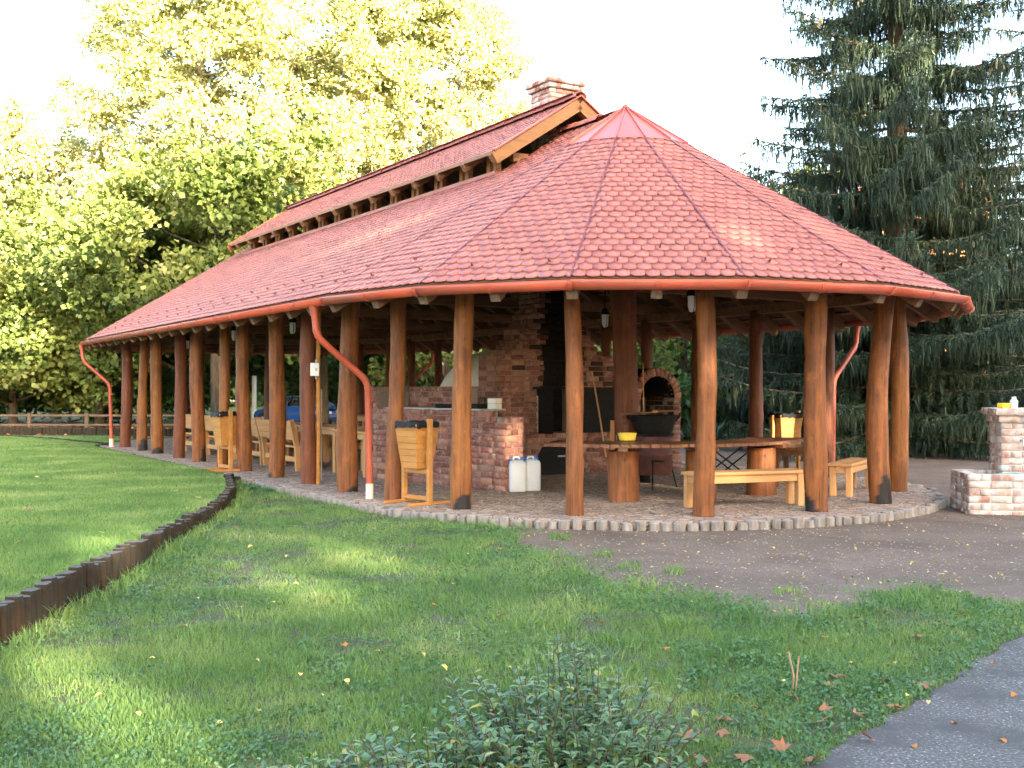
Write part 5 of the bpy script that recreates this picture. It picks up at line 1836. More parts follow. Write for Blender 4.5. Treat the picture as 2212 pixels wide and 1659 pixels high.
# house glimpsed behind the spruces
hp = far(1960, 75)
hs = empty('house', hp[0], hp[1], 0, R(-12), 'orange rendered house glimpsed through the spruce branches', 'house')
MB().box((0, 0, 6.6), (9, 8, 13.6)).build('wall', 'house_orange', hs)
MB().add([(-5, -4.6, 13.3), (5, -4.6, 13.3), (5, 4.6, 13.3), (-5, 4.6, 13.3), (-2.5, 0, 16.2), (2.5, 0, 16.2)], [(0, 1, 5, 4), (1, 2, 5), (2, 3, 4, 5), (3, 0, 4), (3, 2, 1, 0)]).build('roof', 'house_roof', hs)
for ix in range(3):
    for iz in range(4):
        w_ = MB().box((-3 + 3 * ix, -4.03, 2.2 + 3.1 * iz), (1.5, 0.12, 1.6)).build('window', 'white_paint', hs)
        MB().box((-3 + 3 * ix, -4.10, 2.2 + 3.1 * iz), (1.3, 0.06, 1.4)).build('pane', 'pane_dark', w_)
# ------------------------------------------------------------------ vegetation
def rand_unit(n, up=0.0):
    v = rng.normal(size=(n, 3))
    v[:, 2] += up
    return v / np.linalg.norm(v, axis=1, keepdims=True)
def leaf_quads(c, size, up=0.5, aspect=0.8):
    n = len(c)
    nr = rand_unit(n, up)
    ref = rand_unit(n)
    t = np.cross(nr, ref)
    t /= np.linalg.norm(t, axis=1, keepdims=True) + 1e-9
    b = np.cross(nr, t)
    s = size[:, None]
    fold = nr * s * 0.12
    v = np.stack([c - t * s * 0.5, c + b * s * 0.5 * aspect + fold - t * s * 0.05, c + t * s * 0.5, c - b * s * 0.5 * aspect + fold - t * s * 0.05], 1).reshape(-1, 3)
    f = np.arange(4 * n).reshape(n, 4)
    return v, f
def broadleaf(name, x, y, h, cr, cb, nleaf, leaf, lm, bm_, label, group, tr=0.25, nl=16, zbase=-0.15, up=0.5, tight=1.0, cat='tree', gaps=None):
    t = empty(name, x, y, zbase, rnd.uniform(0, 6), label, cat, group)
    lr = random.Random(int(abs(x * 131 + y * 17)) + nl)
    m = MB()
    # trunk
    pts, rr = [], []
    wx, wy = 0, 0
    n = 10
    for i in range(n + 1):
        f = i / n
        pts.append(Vector((wx, wy, h * 0.9 * f)))
        rr.append(tr * (1.15 if i == 0 else 1) * (1 - 0.88 * f))
        wx += lr.uniform(-.02, .02) * h * 0.25
        wy += lr.uniform(-.02, .02) * h * 0.25
    m.tube(pts, rr, 9)
    def trunk_at(z):
        f = min(max(z / (h * 0.9), 0), 1) * n
        i = min(int(f), n - 1)
        return pts[i].lerp(pts[i + 1], f - i), rr[i]
    clumps = []
    for k in range(nl):
        f = (k + lr.random()) / nl
        zb = cb + (h * 0.9 - cb) * (f ** 0.9) * 0.92
        p, r_ = trunk_at(zb)
        a = 2.4 * k + lr.uniform(-.5, .5)
        # crown envelope
        g = (zb - cb) / (h - cb)
        env = cr * (0.75 + 0.5 * math.sin(math.pi * min(1, g * 1.05 + 0.08))) * (1 - 0.55 * max(0, g - 0.55) / 0.45)
        Lh = env * lr.uniform(0.65, 1.0)
        rise = Lh * lr.uniform(0.25, 0.75)
        q1 = p + Vector((math.cos(a) * Lh * 0.5, math.sin(a) * Lh * 0.5, rise * 0.35))
        q2 = p + Vector((math.cos(a + .15) * Lh, math.sin(a + .15) * Lh, rise))
        m.tube([p, q1, q2], [max(r_ * 0.45, 0.03), max(r_ * 0.25, 0.02), 0.012], 6)
        clumps.append((q2, lr.uniform(0.8, 1.25)))
        for j in range(3):
            s = lr.uniform(0.35, 0.95)
            b0 = q1.lerp(q2, s)
            a2 = a + lr.uniform(-1.3, 1.3)
            l2 = Lh * lr.uniform(0.25, 0.5)
            b1 = b0 + Vector((math.cos(a2) * l2, math.sin(a2) * l2, l2 * lr.uniform(-0.25, 0.9)))
            m.tube([b0, b1], [0.025, 0.008], 5)
            clumps.append((b1, lr.uniform(0.6, 1.1)))
    clumps.append((Vector((wx, wy, h * 0.93)), 1.0))
    m.build('trunk', bm_, t, 'all')
    wts = np.array([c[1] ** 2 for c in clumps])
    cnt = rng.multinomial(nleaf, wts / wts.sum())
    cs = []
    for (c, w), k in zip(clumps, cnt):
        r_ = cr * 0.37 * w * tight
        nt_ = max(3, k // 46)
        d = rand_unit(nt_) * (rng.random((nt_, 1)) ** 0.5) * r_
        d[:, 2] *= 0.8
        tw_ = d[rng.integers(0, nt_, k)]
        cs.append(tw_ + rng.normal(size=(k, 3)) * (leaf * 1.15) * np.array([1, 1, 0.7]) + np.array(c))
    c = np.vstack(cs)
    if gaps:                                    # leaves cut away along sun rays to place the sun patches
        ca_, sa_ = math.cos(t.rotation_euler[2]), math.sin(t.rotation_euler[2])
        wp = np.stack([x + c[:, 0] * ca_ - c[:, 1] * sa_, y + c[:, 0] * sa_ + c[:, 1] * ca_, zbase + c[:, 2]], 1)
        sd_ = np.array(sdir)
        ok = np.ones(len(c), bool)
        for gp_, gr_ in gaps:
            r__ = wp - np.array(gp_)
            ok &= np.linalg.norm(r__ - np.outer(r__ @ sd_, sd_), axis=1) > gr_ + leaf * 0.35
        c = c[ok]
    sz = leaf * rng.uniform(0.65, 1.3, len(c))
    v, f = leaf_quads(c, sz, up)
    np_obj('crown', v, f, lm, t)
    return t
def spot(px, D):
    p = far(px, D)
    return float(p[0]), float(p[1])
PLG = 'sunlit broadleaf trees behind the pavilion'
broadleaf('plane_tree', *spot(420, 57), 26, 4.5, 4.0, 64000, 0.22, 'plane_leaf', 'plane_bark', 'tall yellow-green broadleaf tree, leftmost of the tall ones behind the pavilion', PLG, 0.38, 34, tight=1.1)
broadleaf('plane_tree', *spot(620, 60), 29, 5.2, 4.0, 64000, 0.22, 'plane_leaf', 'plane_bark', 'tallest yellow-green broadleaf tree above the left part of the roof', PLG, 0.42, 28)
broadleaf('plane_tree', *spot(825, 62), 29, 5.0, 4.0, 60000, 0.22, 'plane_leaf', 'plane_bark', 'tall pale-barked broadleaf tree above the middle of the long roof', PLG, 0.42, 26)
broadleaf('plane_tree', *spot(995, 65), 27, 4.3, 4.0, 48000, 0.23, 'plane_leaf', 'plane_bark', 'yellow-green broadleaf tree left of the brick chimney', PLG, 0.36, 24)
broadleaf('plane_tree', *spot(120, 60), 16.0, 5.0, 2.0, 42000, 0.24, 'plane_leaf', 'plane_bark', 'lower sunlit broadleaf tree at the far left edge', PLG, 0.28, 20)
broadleaf('plane_tree', *spot(-70, 58), 15, 4.8, 2.0, 32000, 0.24, 'plane_leaf', 'plane_bark', 'sunlit broadleaf tree cut off by the left edge', PLG, 0.28, 18)
MG = 'green maples left of the pavilion'
broadleaf('maple_tree', *spot(215, 47), 8.2, 3.8, 0.7, 28000, 0.26, 'maple_leaf', 'dark_bark', 'green maple with foliage down to the fence left of the pavilion', MG, 0.22, 20)
broadleaf('maple_tree', *spot(395, 46), 9.0, 3.9, 2.2, 28000, 0.25, 'maple_leaf', 'dark_bark', 'green maple directly behind the far left end of the roof', MG, 0.24, 20)
broadleaf('maple_tree', *spot(470, 41), 10, 3.8, 3.1, 26000, 0.23, 'maple_leaf', 'dark_bark', 'green maple with thick dark trunk seen between the left posts', MG, 0.30, 18)
broadleaf('maple_tree', *spot(30, 47), 5.8, 3.2, 0.6, 20000, 0.23, 'maple_leaf', 'dark_bark', 'low green tree by the fence at the far left', MG, 0.2, 18)
broadleaf('maple_tree', *spot(700, 47), 9, 4.2, 2.8, 21000, 0.26, 'maple_leaf', 'dark_bark', 'green tree seen through the pavilion above the blue car', MG, 0.24, 18)
broadleaf('maple_tree', *spot(960, 44), 8.5, 3.6, 1.2, 22000, 0.26, 'maple_leaf', 'dark_bark', 'green tree seen between the posts above the brick counter', MG, 0.22, 18)
broadleaf('maple_tree', *spot(1480, 42), 8.5, 3.6, 1.6, 26000, 0.22, 'maple_leaf', 'dark_bark', 'green tree seen between the front posts right of the arched oven', MG, 0.2, 18)
broadleaf('maple_tree', *spot(1250, 58), 9, 5, 1.0, 13000, 0.28, 'maple_leaf', 'dark_bark', 'green tree behind the brick fireplace hood', MG, 0.22, 18)
broadleaf('maple_tree', *spot(1630, 72), 15.5, 4.6, 4, 16000, 0.32, 'maple_leaf', 'dark_bark', 'light green tree top right of the roof beside the small spruce', MG, 0.25, 18)
# shrubs
SG = 'shrubs behind the pavilion'
SHRUB_LABELS = ['leafy shrub cut off by the left edge behind the rail fence', 'leafy shrub behind the rail fence at the far left', 'shrub behind the fence left of the left downpipe', 'shrub seen just right of the left downpipe', 'shrub seen between the leftmost posts', 'green shrub left of the white pole', 'sunlit shrub directly behind the blue car', 'sunlit shrub right behind the rear of the blue car', 'shrub right of the blue car', 'shrub seen between the near downpipe and the first posts', 'shrub seen over the left end of the brick counter', 'shrub seen over the middle of the brick counter', 'shrub left of the plastered dome', 'shrub right of the fireplace hood', 'low shrub right of the arched oven', 'shrub left behind the green cabinet', 'shrub right behind the green cabinet', 'smallest shrub, beside the yuccas']
for i, (px, D, h, r_) in enumerate([(-60, 50, 3.2, 2.2), (60, 54, 3.0, 2.4), (150, 50, 2.6, 2.0), (270, 52, 3.2, 2.4), (370, 58, 3.6, 2.8), (520, 57, 4.0, 3.0), (600, 63, 4.5, 3.2), (690, 60, 4.5, 3.2), (770, 56, 3.2, 2.6), (850, 56, 4.0, 3.0), (930, 60, 4.5, 3.2), (1040, 56, 4.2, 3.0), (1140, 60, 4.5, 3.2), (1330, 60, 4.5, 3.2), (1420, 46, 2.4, 2.0), (1540, 54, 4.2, 3.0), (1640, 46, 3.4, 2.6), (1480, 36, 1.5, 1.3)]):
    broadleaf('shrub', *spot(px, D), h, r_, 0.15, 4600, 0.27, 'hedge_leaf', 'dark_bark', SHRUB_LABELS[i], SG, 0.07, 13, up=0.3, cat='shrub')

# ---- far wood closing the view at eye level
n = 24000
xx = rng.uniform(-95, 75, n); yy = 95 + rng.uniform(-4, 4, n) + 4 * np.sin(xx * 0.21)
hh_ = 7.5 + 2.2 * np.sin(xx * 0.33) + 1.5 * np.sin(xx * 0.9 + 1)
zz_ = rng.random(n) * hh_
v, f = leaf_quads(np.stack([xx, yy, zz_], 1), rng.uniform(0.7, 1.25, n), 0.3)
tag(np_obj('far_wood', v, f, 'hedge_leaf', kind='stuff'), 'far band of green wood closing the view behind the park', 'wood')

# ---- spruces
def spruce(x, y, h, rmax, nb, label, group, zlow=0.6, dens=1.0, tr=0.28, cones=0, top_sparse=True, shape=1.0):
    t = empty('spruce', x, y, -0.15, rnd.uniform(0, 6), label, 'tree', group)
    lr = random.Random(int(abs(x * 77 + y * 13)))
    tm = MB()
    tm.tube([(0, 0, 0), (0.02, 0, h * 0.3), (0, 0.03, h * 0.7), (0, 0, h)], [tr * 1.2, tr, tr * 0.5, 0.02], 10)
    S0, S1, SW = [], [], []
    tips = []
    for k in range(nb):
        f = k / nb
        zb = zlow + (h - zlow - 0.4) * (f ** 1.05)
        a = 2.399 * k + lr.uniform(-.3, .3)
        zb += lr.uniform(-.25, .25)
        Lb = rmax * (1 - (zb / h) ** 1.25) ** shape * lr.uniform(0.72, 1.12) + 0.25
        ca, sa = math.cos(a), math.sin(a)
        sag = lr.uniform(0.12, 0.5) * (1 - 0.6 * zb / h)
        bp_ = []
        for i in range(8):
            s = i / 7
            z = zb + Lb * (0.10 * s - sag * 1.3 * s + sag * 1.0 * s * s)
            bp_.append(Vector((ca * Lb * s, sa * Lb * s, z)))
        tm.tube(bp_, [0.045 * (1 - 0.85 * i / 7) * min(1, Lb / 2.5) + 0.004 for i in range(8)], 5, cap=False)
        side = Vector((-sa, ca, 0))
        nlat = max(5, int(Lb * 5.6 * dens))
        for j in range(nlat):
            s = 0.12 + 0.88 * (j + lr.random()) / nlat
            i = min(int(s * 7), 6)
            p = bp_[i].lerp(bp_[i + 1], s * 7 - i)
            for sd in (-1, 1):
                l2 = (0.16 + 0.34 * Lb * (1 - s) * lr.uniform(0.5, 1.0)) if s < 0.98 else 0.15
                l2 = min(l2, 1.15)
                dv = (side * sd * lr.uniform(0.6, 1.0) + Vector((ca, sa, 0)) * lr.uniform(0.35, 0.8)).normalized()
                e = p + dv * l2 + Vector((0, 0, -0.16 * l2))
                S0.append(p); S1.append(e); SW.append(0.07)
                nh = max(2, int(l2 / 0.075))
                for q in range(nh):
                    g = (q + lr.random()) / nh
                    b0 = p.lerp(e, g)
                    hl_ = lr.choice((0.12, 0.2, 0.3, 0.42, 0.62)) * lr.uniform(0.7, 1.2) * (1.0 if Lb > 1.2 else 0.6)
                    b1 = b0 + Vector((lr.uniform(-.05, .05), lr.uniform(-.05, .05), -hl_))
                    S0.append(b0); S1.append(b1); SW.append(lr.uniform(0.035, 0.06))
                    if lr.random() < 0.4:
                        b1 = b0 + Vector((lr.uniform(-.12, .12), lr.uniform(-.12, .12), lr.uniform(-.02, 0.06)))
                        S0.append(b0); S1.append(b1); SW.append(0.04)
        tips.append((bp_[5], Lb))
    tm.build('trunk', 'spruce_bark', t, 'all')
    a0 = np.array(S0); a1 = np.array(S1); w = np.array(SW)[:, None]
    d = a1 - a0
    L_ = np.linalg.norm(d, axis=1, keepdims=True) + 1e-9
    rf = rand_unit(len(d))
    s = np.cross(d / L_, rf)
    s /= np.linalg.norm(s, axis=1, keepdims=True) + 1e-9
    # three slim needle sprays for every twig piece
    V = []
    for q in range(3 if cones > 20 else 2):
        j0 = rng.normal(size=a0.shape) * 0.03
        j1 = rng.normal(size=a0.shape) * 0.055
        sh = rng.uniform(0.55, 1.15, (len(d), 1))
        st_ = d * (q * 0.22)
        V.append(np.stack([a0 + j0 + st_ + s * w * 0.38, a0 + j0 + st_ - s * w * 0.38, a0 + st_ + d * sh * 0.75 + j1], 1))
        s = np.cross(d / L_, s) * 0.7 + s * 0.7
    v = np.vstack(V).reshape(-1, 3)
    f = np.arange(len(v)).reshape(-1, 3)
    np_obj('crown', v, f, 'spruce_needle', t)
    if cones:
        cm = MB().lathe([(0.006, 0), (0.022, -0.03), (0.026, -0.07), (0.018, -0.13), (0.004, -0.155)], 7)
        cme = bpy.data.meshes.new('spruce_cone')
        cme.from_pydata(cm.v, [], cm.f)
        cme.materials.append(MATS['cone_tan'])
        for k in range(cones):
            p, Lb = tips[lr.randrange(int(len(tips) * 0.15), len(tips))]
            base = p + Vector((lr.uniform(-.35, .35), lr.uniform(-.35, .35), lr.uniform(-0.15, 0.0)))
            for q in range(lr.randrange(1, 5)):
                o = bpy.data.objects.new('spruce_cone', cme)
                link(o, t)
                o.location = base + Vector((lr.uniform(-.14, .14), lr.uniform(-.14, .14), lr.uniform(-.12, 0.05)))
                o.rotation_euler = (lr.uniform(-.2, .2), lr.uniform(-.2, .2), 0)
                k_ = lr.uniform(0.9, 1.3)
                o.scale = (k_, k_, k_)
    return t
SPG = 'spruces right of the pavilion'
spruce(*spot(1938, 28.5), 20.5, 5.3, 215, 'large spruce with hanging cones rising behind the right end of the roof', SPG, 0.9, 1.0, 0.30, 42, shape=0.9)
spruce(*spot(2330, 31), 18.5, 5.2, 150, 'dark spruce at the right edge behind the brick fountain', SPG, 0.8, 0.9, 0.28, 16)
spruce(*spot(1720, 36), 8.2, 4.2, 130, 'dense dark spruce low behind the right posts', SPG, 0.3, 1.0, 0.2, 10)
spruce(*spot(2110, 38), 12.0, 4.8, 130, 'dark spruce behind the large one, over the far road', SPG, 0.9, 0.9, 0.24, 8)
spruce(*spot(1900, 44), 9.5, 4.6, 90, 'dark spruce deep in the shade behind the others', SPG, 0.3, 0.8, 0.24, 0)
spruce(*spot(1606, 82), 20.0, 3.4, 80, 'small distant spruce top right of the roof', SPG, 6.0, 0.6, 0.25, 0)
spruce(*spot(1800, 34), 11.5, 4.4, 110, 'dark spruce filling the gap between the roof edge and the large spruce', SPG, 0.5, 0.9, 0.22, 4)
# yuccas
for i, (px, D) in enumerate(((1545, 31), (1600, 30), (1660, 31.5), (1500, 33))):
    x, y = spot(px, D)
    t = empty('yucca', x, y, -0.12, 0, ['spiky yucca left of the green cabinet', 'spiky yucca in front of the green cabinet', 'spiky yucca right of the green cabinet', 'spiky yucca farthest left beside the arched oven'][i], 'plant', 'yuccas behind the pavilion')
    n = 70
    u = rand_unit(n, 0.5)
    u[:, 2] = np.abs(u[:, 2]) + 0.05
    L_ = rng.uniform(0.45, 0.85, (n, 1))
    b = np.array([[0, 0, 0.25]]) + u * 0.06
    e = b + u * L_ - np.array([[0, 0, 0.12]])
    s = np.cross(u, np.array([[0, 0, 1.0]]))
    s /= np.linalg.norm(s, axis=1, keepdims=True) + 1e-9
    v = np.stack([b - s * 0.02, b + u * L_ * 0.5 - s * 0.03, e, b + u * L_ * 0.5 + s * 0.03], 1).reshape(-1, 3)
    np_obj('leaves', v, np.arange(4 * n).reshape(-1, 4), 'yucca_leaf', t)
    MB().tube([(0, 0, 0), (0, 0, 0.3)], 0.06, 7).build('stem', 'dark_bark', t)

# ---- trees behind the viewer whose shade lies over lawn and pavilion
BG = 'tall trees behind the viewpoint'
sx, sy = math.sin(R(SUN_AZ)), -math.cos(R(SUN_AZ))          # towards the sun on the ground
pxv, pyv = -sy, sx                                          # across
GAPS = [((*W(-2.0, 0.12), 0.84), 0.10), ((*at(590, 1245, -.15), -.15), 0.10), ((*at(640, 1270, -.15), -.15), 0.08), ((*at(715, 1205, -.15), -.15), 0.12), ((*at(250, 1200, 0), 0), 0.08), ((*at(315, 1150, 0.05), 0.05), 0.05),
        ((*at(190, 1165, 0.07), 0.07), 0.10), ((*at(270, 1540, -.2), -.2), 0.05), ((*spot(10, 46.5), 3.0), 1.2), ((*spot(60, 47), 5.0), 1.1), ((*W(-1.2, -3.9), 3.5), 0.10), ((*W(0.6, -3.6), 3.8), 0.10), ((*W(-3.0, 3.4), 4.3), 0.22), ((*at(1440, 1080, 0), 0.0), 0.05), ((*W(3.9, -2.2), 1.6), 0.08), ((*spot(1850, 28), 9.8), 0.5), ((*spot(1890, 28), 8.9), 0.4)]  # spots meant to catch sun; crowns are cut open towards each
for row, (dist, ht) in enumerate(((40, 28.5), (50, 31.0))):
    for k in range(9):
        p_ = -14 + k * 7.2 + (3.6 if row else 0)
        x = sx * dist + pxv * p_
        y = sy * dist + pyv * p_
        hh = ht + rnd.uniform(-1.2, 1.2) 
        broadleaf('shade_tree', x, y, hh, 5.6, 1.0, 4600, 0.74, 'maple_leaf', 'dark_bark', 'extra unseen tree added behind the viewpoint to shade the privet bush', BG, 0.35, 26, up=0.2, tight=1.15, gaps=GAPS)

x, y = sx * 60 + pxv * 2.8, sy * 60 + pyv * 2.8  # one more unseen tree, added to keep the sun off the privet bush
broadleaf('shade_tree', x, y, 34, 5.6, 1.0, 5200, 0.74, 'maple_leaf', 'dark_bark', 'extra unseen tree added behind the viewpoint to shade the privet bush', BG, 0.35, 26, up=0.2, tight=1.15, gaps=GAPS)
# ------------------------------------------------------------------ grass
def vnoise(x, y, s, seed):
    r_ = np.random.default_rng(seed)
    g = r_.random((64, 64))
    X, Y = x * s, y * s
    xi, yi = np.floor(X).astype(int), np.floor(Y).astype(int)
    fx, fy = X - xi, Y - yi
    fx = fx * fx * (3 - 2 * fx); fy = fy * fy * (3 - 2 * fy)
    a = g[xi % 64, yi % 64]; b = g[(xi + 1) % 64, yi % 64]; c = g[xi % 64, (yi + 1) % 64]; d = g[(xi + 1) % 64, (yi + 1) % 64]
    return (a * (1 - fx) + b * fx) * (1 - fy) + (c * (1 - fx) + d * fx) * fy
def blades(name, x, y, z, hgt, wid, label, bend=0.5, simple=False):
    n = len(x)
    a = rng.uniform(0, 2 * math.pi, n)
    la = rng.uniform(0, 2 * math.pi, n)
    ln = hgt * rng.uniform(0.15, bend + 0.25, n)
    b = np.stack([x, y, z], 1)
    s = np.stack([np.cos(a), np.sin(a), np.zeros(n)], 1) * (wid / 2)[:, None]
    l = np.stack([np.cos(la), np.sin(la), np.zeros(n)], 1)
    m = b + l * (ln * 0.3)[:, None]
    m[:, 2] += hgt * 0.55
    e = b + l * ln[:, None]
    e[:, 2] += hgt
    v = np.stack([b - s, b + s, m + s * 0.8, e, m - s * 0.8], 1).reshape(-1, 3)
    i = np.arange(n)[:, None] * 5
    f1 = i + np.array([[0, 1, 2, 4]])
    f2 = i + np.array([[4, 2, 3, 3]])
    if simple:                                  # far away: one slim triangle each
        v = np.stack([b - s, b + s, e], 1).reshape(-1, 3)
        o = np_obj(name, v, np.arange(3 * n).reshape(-1, 3), 'grass_blade', kind='stuff')
        tag(o, label, 'grass')
        return o
    # as triangles
    f = np.vstack([i + np.array([[0, 1, 2]]), i + np.array([[0, 2, 4]]), i + np.array([[4, 2, 3]])])
    o = np_obj(name, v, f, 'grass_blade', kind='stuff')
    tag(o, label, 'grass')
    return o
def sample(poly, n, ymin, ymax, power, zf):
    """points in a polygon, thinning out with distance"""
    out_x, out_y = [], []
    tot = 0
    while tot < n:
        k = n * 3
        u = rng.random(k)
        # density ~ D^-power over the ground seen
        if abs(power - 2) < 1e-6:
            D = ymin * (ymax / ymin) ** u
        else:
            q = 2 - power
            D = (ymin ** q + u * (ymax ** q - ymin ** q)) ** (1 / q)
        X = rng.uniform(-0.56, 0.56, k) * D
        ok = inside(poly, X, D)
        out_x.append(X[ok]); out_y.append(D[ok])
        tot += ok.sum()
        if ok.sum() == 0:
            break
    x = np.concatenate(out_x)[:n]; y = np.concatenate(out_y)[:n]
    return x, y
def edge_dist(path, x, y):
    path = np.asarray(path)
    d = np.full(len(x), 1e9)
    for i in range(len(path) - 1):
        a, b = path[i], path[i + 1]
        t = ((x - a[0]) * (b[0] - a[0]) + (y - a[1]) * (b[1] - a[1])) / (((b - a) ** 2).sum() + 1e-9)
        t = np.clip(t, 0, 1)
        d = np.minimum(d, np.hypot(x - a[0] - t * (b[0] - a[0]), y - a[1] - t * (b[1] - a[1])))
    return d
# lower lawn
x, y = sample(lower_lawn, 260000, 4.2, 18, 1.75, gz2)
cl = vnoise(x, y, 1.7, 3) * 0.6 + vnoise(x, y, 5, 4) * 0.4
ed = np.minimum(edge_dist(LAWN_EDGE, x, y), edge_dist(ASPH_EDGE, x, y))
keep = (rng.random(len(x)) < np.clip((cl - 0.16) * 3.2, 0.12, 1)) & (rng.random(len(x)) < np.clip(0.35 + ed / 0.6, 0, 1))
x, y, cl = x[keep], y[keep], cl[keep]
h = (0.022 + 0.045 * cl) * rng.uniform(0.5, 1.4, len(x))
nr_ = y < 6.3
blades('grass', x[nr_], y[nr_], gz2(x[nr_], y[nr_]), h[nr_], 0.0032 + 0.00045 * y[nr_], 'green grass of the lower lawn in the foreground')
nr_ = ~nr_
blades('grass', x[nr_], y[nr_], gz2(x[nr_], y[nr_]), h[nr_], 0.0036 + 0.00052 * y[nr_], 'green grass of the lower lawn towards the pavilion', 0.6, True)
# upper lawn
x, y = sample(upper_lawn, 160000, 6.5, 36, 1.75, uz)
cl = vnoise(x, y, 1.3, 8) * 0.6 + vnoise(x, y, 5, 9) * 0.4
h = (0.022 + 0.028 * cl) * rng.uniform(0.6, 1.3, len(x))
blades('grass', x, y, uz(x, y), h, 0.0040 + 0.0005 * y, 'short green grass of the raised lawn behind the log palisade', 0.6, True)
# thin straggling grass and clover where the lawn gives out
k = 9000
j = rng.integers(0, len(LAWN_EDGE) - 1, k); t_ = rng.random((k, 1))
LE, AE = np.array(LAWN_EDGE), np.array(ASPH_EDGE)
q = LE[j] * (1 - t_) + LE[j + 1] * t_ + rng.normal(size=(k, 2)) * np.array([[0.22, 0.38]])
keep = (vnoise(q[:, 0], q[:, 1], 2.2, 31) > 0.45)
q = q[keep]
nq = [LOC(p) for p in q]
keep = np.array([not ((math.hypot(a_, b_) < 4.95 and b_ < 0) or (abs(a_) < 4.98 and b_ >= 0)) for a_, b_ in nq])
q = q[keep]
blades('grass', q[:, 0], q[:, 1], gz2(q[:, 0], q[:, 1]), rng.uniform(0.02, 0.065, len(q)), 0.0045 + 0.0006 * q[:, 1], 'straggling grass where the lawn gives out on the bare ground', 0.8, True)
c = np.stack([q[:, 0] + rng.normal(size=len(q)) * 0.05, q[:, 1] + rng.normal(size=len(q)) * 0.05, gz2(q[:, 0], q[:, 1]) + rng.uniform(0.006, 0.03, len(q))], 1)
v, f = leaf_quads(c, rng.uniform(0.015, 0.032, len(c)), 1.6, 0.9)
tag(np_obj('clover', v, f, 'weed_leaf', kind='stuff'), 'scattered low weeds on the bare ground beside the lawn', 'weeds')
# taller tufts at the palisade foot, the floor edge and on the bare ground
tx_, ty_, th_ = [], [], []
def tuft(cx, cy, n, r_, hh):
    a = rng.uniform(0, 6.28, n); q = r_ * np.sqrt(rng.random(n))
    tx_.append(cx + q * np.cos(a)); ty_.append(cy + q * np.sin(a)); th_.append(hh * rng.uniform(0.5, 1.2, n))
for p, a in walk(PAL, 0.16):
    if p[1] > 6:
        tuft(p[0] + 0.12 + rnd.random() * 0.12, p[1], 26, 0.10, rnd.uniform(0.06, 0.16))
for i in range(90):
    j = rnd.randrange(len(LAWN_EDGE) - 1)
    q = LAWN_EDGE[j] + (LAWN_EDGE[j + 1] - LAWN_EDGE[j]) * rnd.random()
    tuft(q[0] + rnd.uniform(-.15, .15), q[1] + rnd.uniform(-.35, .3), 40, rnd.uniform(0.08, 0.22), rnd.uniform(0.04, 0.1))
for px, py in ((1210, 1170), (1205, 1172), (1490, 1300), (1940, 1300), (2060, 1295), (1700, 1285), (1560, 1320), (1130, 1145)):
    q = at(px, py, -0.14)
    tuft(q[0], q[1], 60, 0.14, 0.07)
for i in range(60):
    q = at(rnd.uniform(350, 1500), rnd.uniform(1190, 1500), -0.17)
    tuft(q[0], q[1], 45, 0.12, rnd.uniform(0.06, 0.11))
x, y, h = np.concatenate(tx_), np.concatenate(ty_), np.concatenate(th_)
blades('grass', x, y, gz2(x, y), h, 0.0042 + 0.0006 * y, 'longer grass tufts along the palisade foot and the lawn edges', 0.8)
# broad-leaved weeds between the grass
x, y = sample(lower_lawn, 90000, 4.2, 16, 1.8, gz2)
cl = vnoise(x, y, 1.1, 21) * 0.55 + vnoise(x, y, 3.5, 22) * 0.45
ed = np.minimum(edge_dist(LAWN_EDGE, x, y), edge_dist(ASPH_EDGE, x, y) * 0.8)
ed = np.minimum(ed, edge_dist(PAL, x, y))
keep = rng.random(len(x)) < np.clip((cl - 0.42) * 3 + 0.9 * np.exp(-ed / 0.45), 0.05, 1)
x, y = x[keep], y[keep]
c = np.stack([x, y, gz2(x, y) + rng.uniform(0.008, 0.05, len(x))], 1)
v, f = leaf_quads(c, rng.uniform(0.010, 0.024, len(x)) * (1 + 0.03 * y), 1.6, 0.9)
tag(np_obj('clover', v, f, 'weed_leaf', kind='stuff'), 'low broad-leaved weeds growing through the lower lawn', 'weeds')
# tufts of weeds by the floor edge (denser, taller)
wx_, wy_, wz_ = [], [], []
for i in range(170):
    if i < 80:
        q = at(rnd.uniform(520, 1000), 0, 0) if False else LAWN_EDGE[rnd.randrange(1, 7)] + np.array([rnd.uniform(-.5, .5), rnd.uniform(-.55, .1)])
    elif i < 120:
        p, a = PAL[rnd.randrange(20, len(PAL))], 0
        q = np.array(p) + np.array([rnd.uniform(0.1, 0.45), rnd.uniform(-.2, .2)])
    else:
        q = at(rnd.uniform(1450, 2150), rnd.uniform(1330, 1560), -0.2)
        if not inside(lower_lawn, np.array([q[0]]), np.array([q[1]]))[0]:
            continue
    k = 60
    r_ = rnd.uniform(0.08, 0.2)
    a = rng.uniform(0, 6.28, k); rr = r_ * np.sqrt(rng.random(k))
    wx_.append(q[0] + rr * np.cos(a)); wy_.append(q[1] + rr * np.sin(a))
    wz_.append(rng.uniform(0.01, 0.11, k) * (1 - 0.5 * rr / r_))
x, y = np.concatenate(wx_), np.concatenate(wy_)
c = np.stack([x, y, gz2(x, y) + np.concatenate(wz_)], 1)
v, f = leaf_quads(c, rng.uniform(0.016, 0.036, len(x)), 1.2, 0.7)
tag(np_obj('weeds', v, f, 'weed_leaf', kind='stuff'), 'clumps of taller weeds at the edges of the lower lawn', 'weeds')

